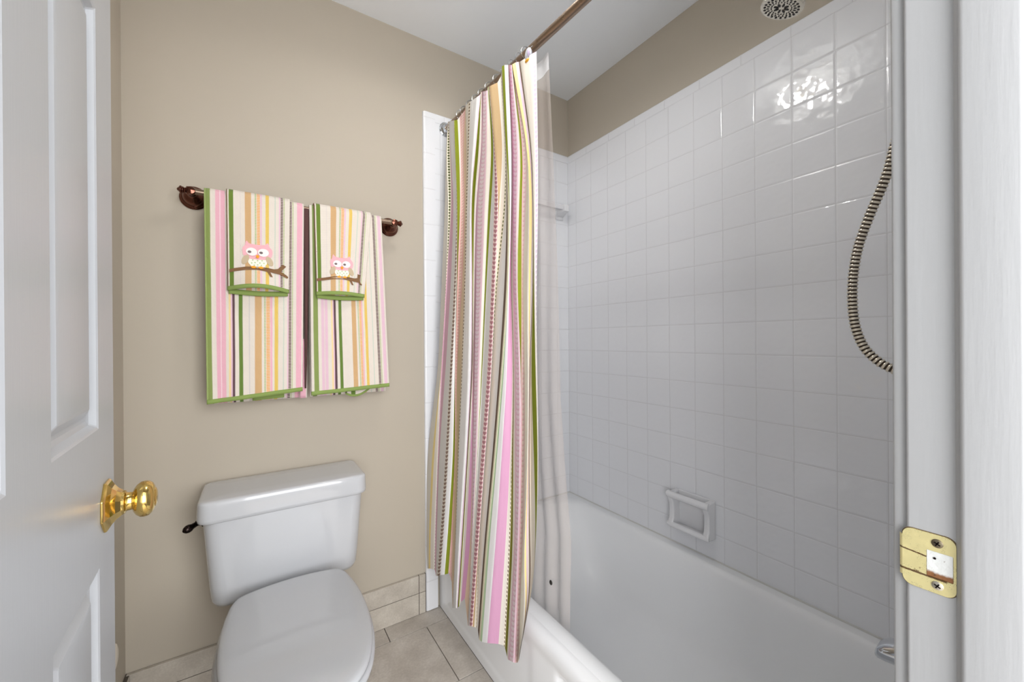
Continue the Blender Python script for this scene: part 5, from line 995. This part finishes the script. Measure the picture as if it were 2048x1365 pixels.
def make_hand(name, label, xt0, xt1, xb0, xb1, zb, bulge, lift_c, ocx, ocz, osc, branch_x0, branch_x1):
    root = empty(name, ((xt0+xt1)/2, BY, BZ), label, 'towel', 'hand towels with owls over the bath towels')
    f, LT = drape_path(0.0225, zb, 1.33, -0.113, -0.040)
    def surf(u, v):
        y, z, d = f(v); front = y < BY; k_ = min(1, max(0, (BZ-z)/(BZ-zb)))
        x = (xt0+(xt1-xt0)*u)*(1-k_) + (xb0+(xb1-xb0)*u)*k_
        if front:
            s_ = math.sin(PI*u); q = k_**4
            y -= bulge*s_*q; z += lift_c*s_*q
            y += 0.0018*math.sin(u*7+2)*k_
        else: y = max(y, -0.062)
        return (x, y, z)
    sheet('terry_sheet', surf, 44, 70, M_SMALL, root, 0.0035, uvs=lambda u, v, co: (u, f(v)[2]))
    def hem(u, v): x, y, z = surf(u, 0.0); return (x, y-0.0004, z-0.001+0.0125*v)
    sheet('hem_binding', hem, 44, 2, M_HEM, root, 0.0052, label='green bound hem')
    # inner layer of the folded towel lying on the bath towel
    def inner(u, v):
        z = (zb-0.009-0.004*math.sin(PI*u)) + 0.16*v; x = xb0+0.002+(xb1-xb0-0.004)*u
        return (x, -0.1068 - 0.001*math.sin(u*PI), z)
    sheet('inner_layer', inner, 30, 12, M_SMALL, root, 0.0025, uvs=lambda u, v, co: (u, co.z))
    def inh(u, v): x, y, z = inner(u, 0.0); return (x, y-0.0003, z-0.001+0.016*v)
    sheet('inner_hem', inh, 30, 2, M_HEM, root, 0.0038, label='green hem of the inner layer')
    # surface depth lookup for the applique
    samp = [[Vector(surf(i/20, j/60*0.45)) for i in range(21)] for j in range(61)]
    def surfy(x, z):
        best = None; bd = 9
        for row in samp:
            for q in row:
                d_ = (q.x-x)**2+(q.z-z)**2
                if d_ < bd: bd = d_; best = q
        # average nearby samples for smoothness
        acc = 0; wsum = 0
        for row in samp:
            for q in row:
                d_ = (q.x-x)**2+(q.z-z)**2
                if d_ < 0.0006: w_ = 1/(d_+1e-5); acc += q.y*w_; wsum += w_
        return (acc/wsum if wsum else best.y)-0.0017
    s = osc
    def T_(P_): return [(ocx+a*s, ocz+b*s) for a, b in P_]
    owl = bpy.data.objects.new('owl_applique', None); COL.objects.link(owl); owl.parent = root; owl.matrix_parent_inverse = root.matrix_world.inverted()
    owl.matrix_world = Matrix.Translation((ocx, BY-0.04, ocz)); owl['label'] = 'embroidered pink owl sitting on a brown branch'
    head = [(-0.0405, 0.002), (-0.040, 0.012), (-0.034, 0.020), (-0.0315, 0.032), (-0.029, 0.036), (-0.023, 0.0275), (-0.012, 0.0255), (0, 0.025), (0.012, 0.0255), (0.022, 0.0275), (0.0265, 0.034), (0.029, 0.033), (0.033, 0.021), (0.040, 0.012), (0.0415, 0.002), (0.039, -0.010), (0.033, -0.018), (0.020, -0.0225), (0, -0.0235), (-0.020, -0.0225), (-0.033, -0.018), (-0.039, -0.010)]
    applique('owl_head', [T_(head)], M_OPINK, owl, surfy, 0.0012, 'pink head')
    applique('owl_belly', [T_([(-0.026, -0.018), (0.026, -0.018), (0.025, -0.036), (0.016, -0.0475), (0, -0.050), (-0.016, -0.0475), (-0.025, -0.036)])], M_OBELLY, owl, surfy, 0.0006)
    applique('belly_dots', [T_(ell(a, b, 0.0022, 0.0022, 0, 10)) for a, b in ((-0.013, -0.026), (0, -0.027), (0.012, -0.026), (-0.007, -0.034), (0.006, -0.034), (0.017, -0.034), (-0.016, -0.036), (0, -0.041), (0.010, -0.042), (-0.009, -0.043))], M_OGDOT, owl, surfy, 0.0010)
    for sx in (-1, 1):
        applique('owl_wing', [T_(ell(sx*0.0325, -0.026, 0.0085, 0.0165, sx*0.42))], M_OTAN, owl, surfy, 0.0014)
        applique('owl_eye', [T_(ell(sx*0.0158, 0.0005, 0.0150, 0.0130, sx*0.15))], M_OWHITE, owl, surfy, 0.0024)
        applique('owl_pupil', [T_(ell(sx*0.0155-0.006, -0.0005, 0.0050, 0.0040))], M_OGREY, owl, surfy, 0.0034)
        applique('owl_foot', [T_(ell(sx*0.010-0.001, -0.0495, 0.0068, 0.0036))], M_OORG, owl, surfy, 0.0036)
    applique('owl_beak', [T_([(-0.0045, -0.011), (0, -0.0085), (0.0045, -0.011), (0.0035, -0.017), (0, -0.0205), (-0.0035, -0.017)])], M_OORG, owl, surfy, 0.0034)
    def brp(P_): return [(ocx+a*s, ocz+b*s) for a, b in P_]
    xl = (branch_x0-ocx)/s; xr = (branch_x1-ocx)/s
    main = [(xl, -0.0655), (-0.06, -0.0610), (-0.03, -0.0545), (0, -0.0525), (0.025, -0.0535), (0.045, -0.056)]
    poly = [(x, z+0.0054) for x, z in main] + [(0.056, -0.048), (xr-0.016, -0.032), (xr-0.006, -0.038), (0.064, -0.056), (xr-0.006, -0.0665), (xr, -0.0725), (xr-0.003, -0.0775), (0.060, -0.066), (0.043, -0.0635), (0.034, -0.0615), (0.041, -0.0775), (0.034, -0.0765), (0.026, -0.0610)] + [(x, z-0.0048) for x, z in main[3::-1]]
    applique('branch', [brp(poly)], M_BRANCH, owl, surfy, 0.0022, 'brown branch')
    return root
make_hand('hand_towel', 'small striped hand towel with a pink owl over the left bath towel', -1.485, -1.311, -1.482, -1.317, 1.312, 0.030, 0.010, -1.4035, 1.437, 1.0, -1.478, -1.318)
make_hand('hand_towel', 'small striped hand towel with a pink owl over the right bath towel', -1.238, -1.046, -1.234, -1.076, 1.311, 0.016, 0.004, -1.152, 1.424, 0.93, -1.232, -1.084)
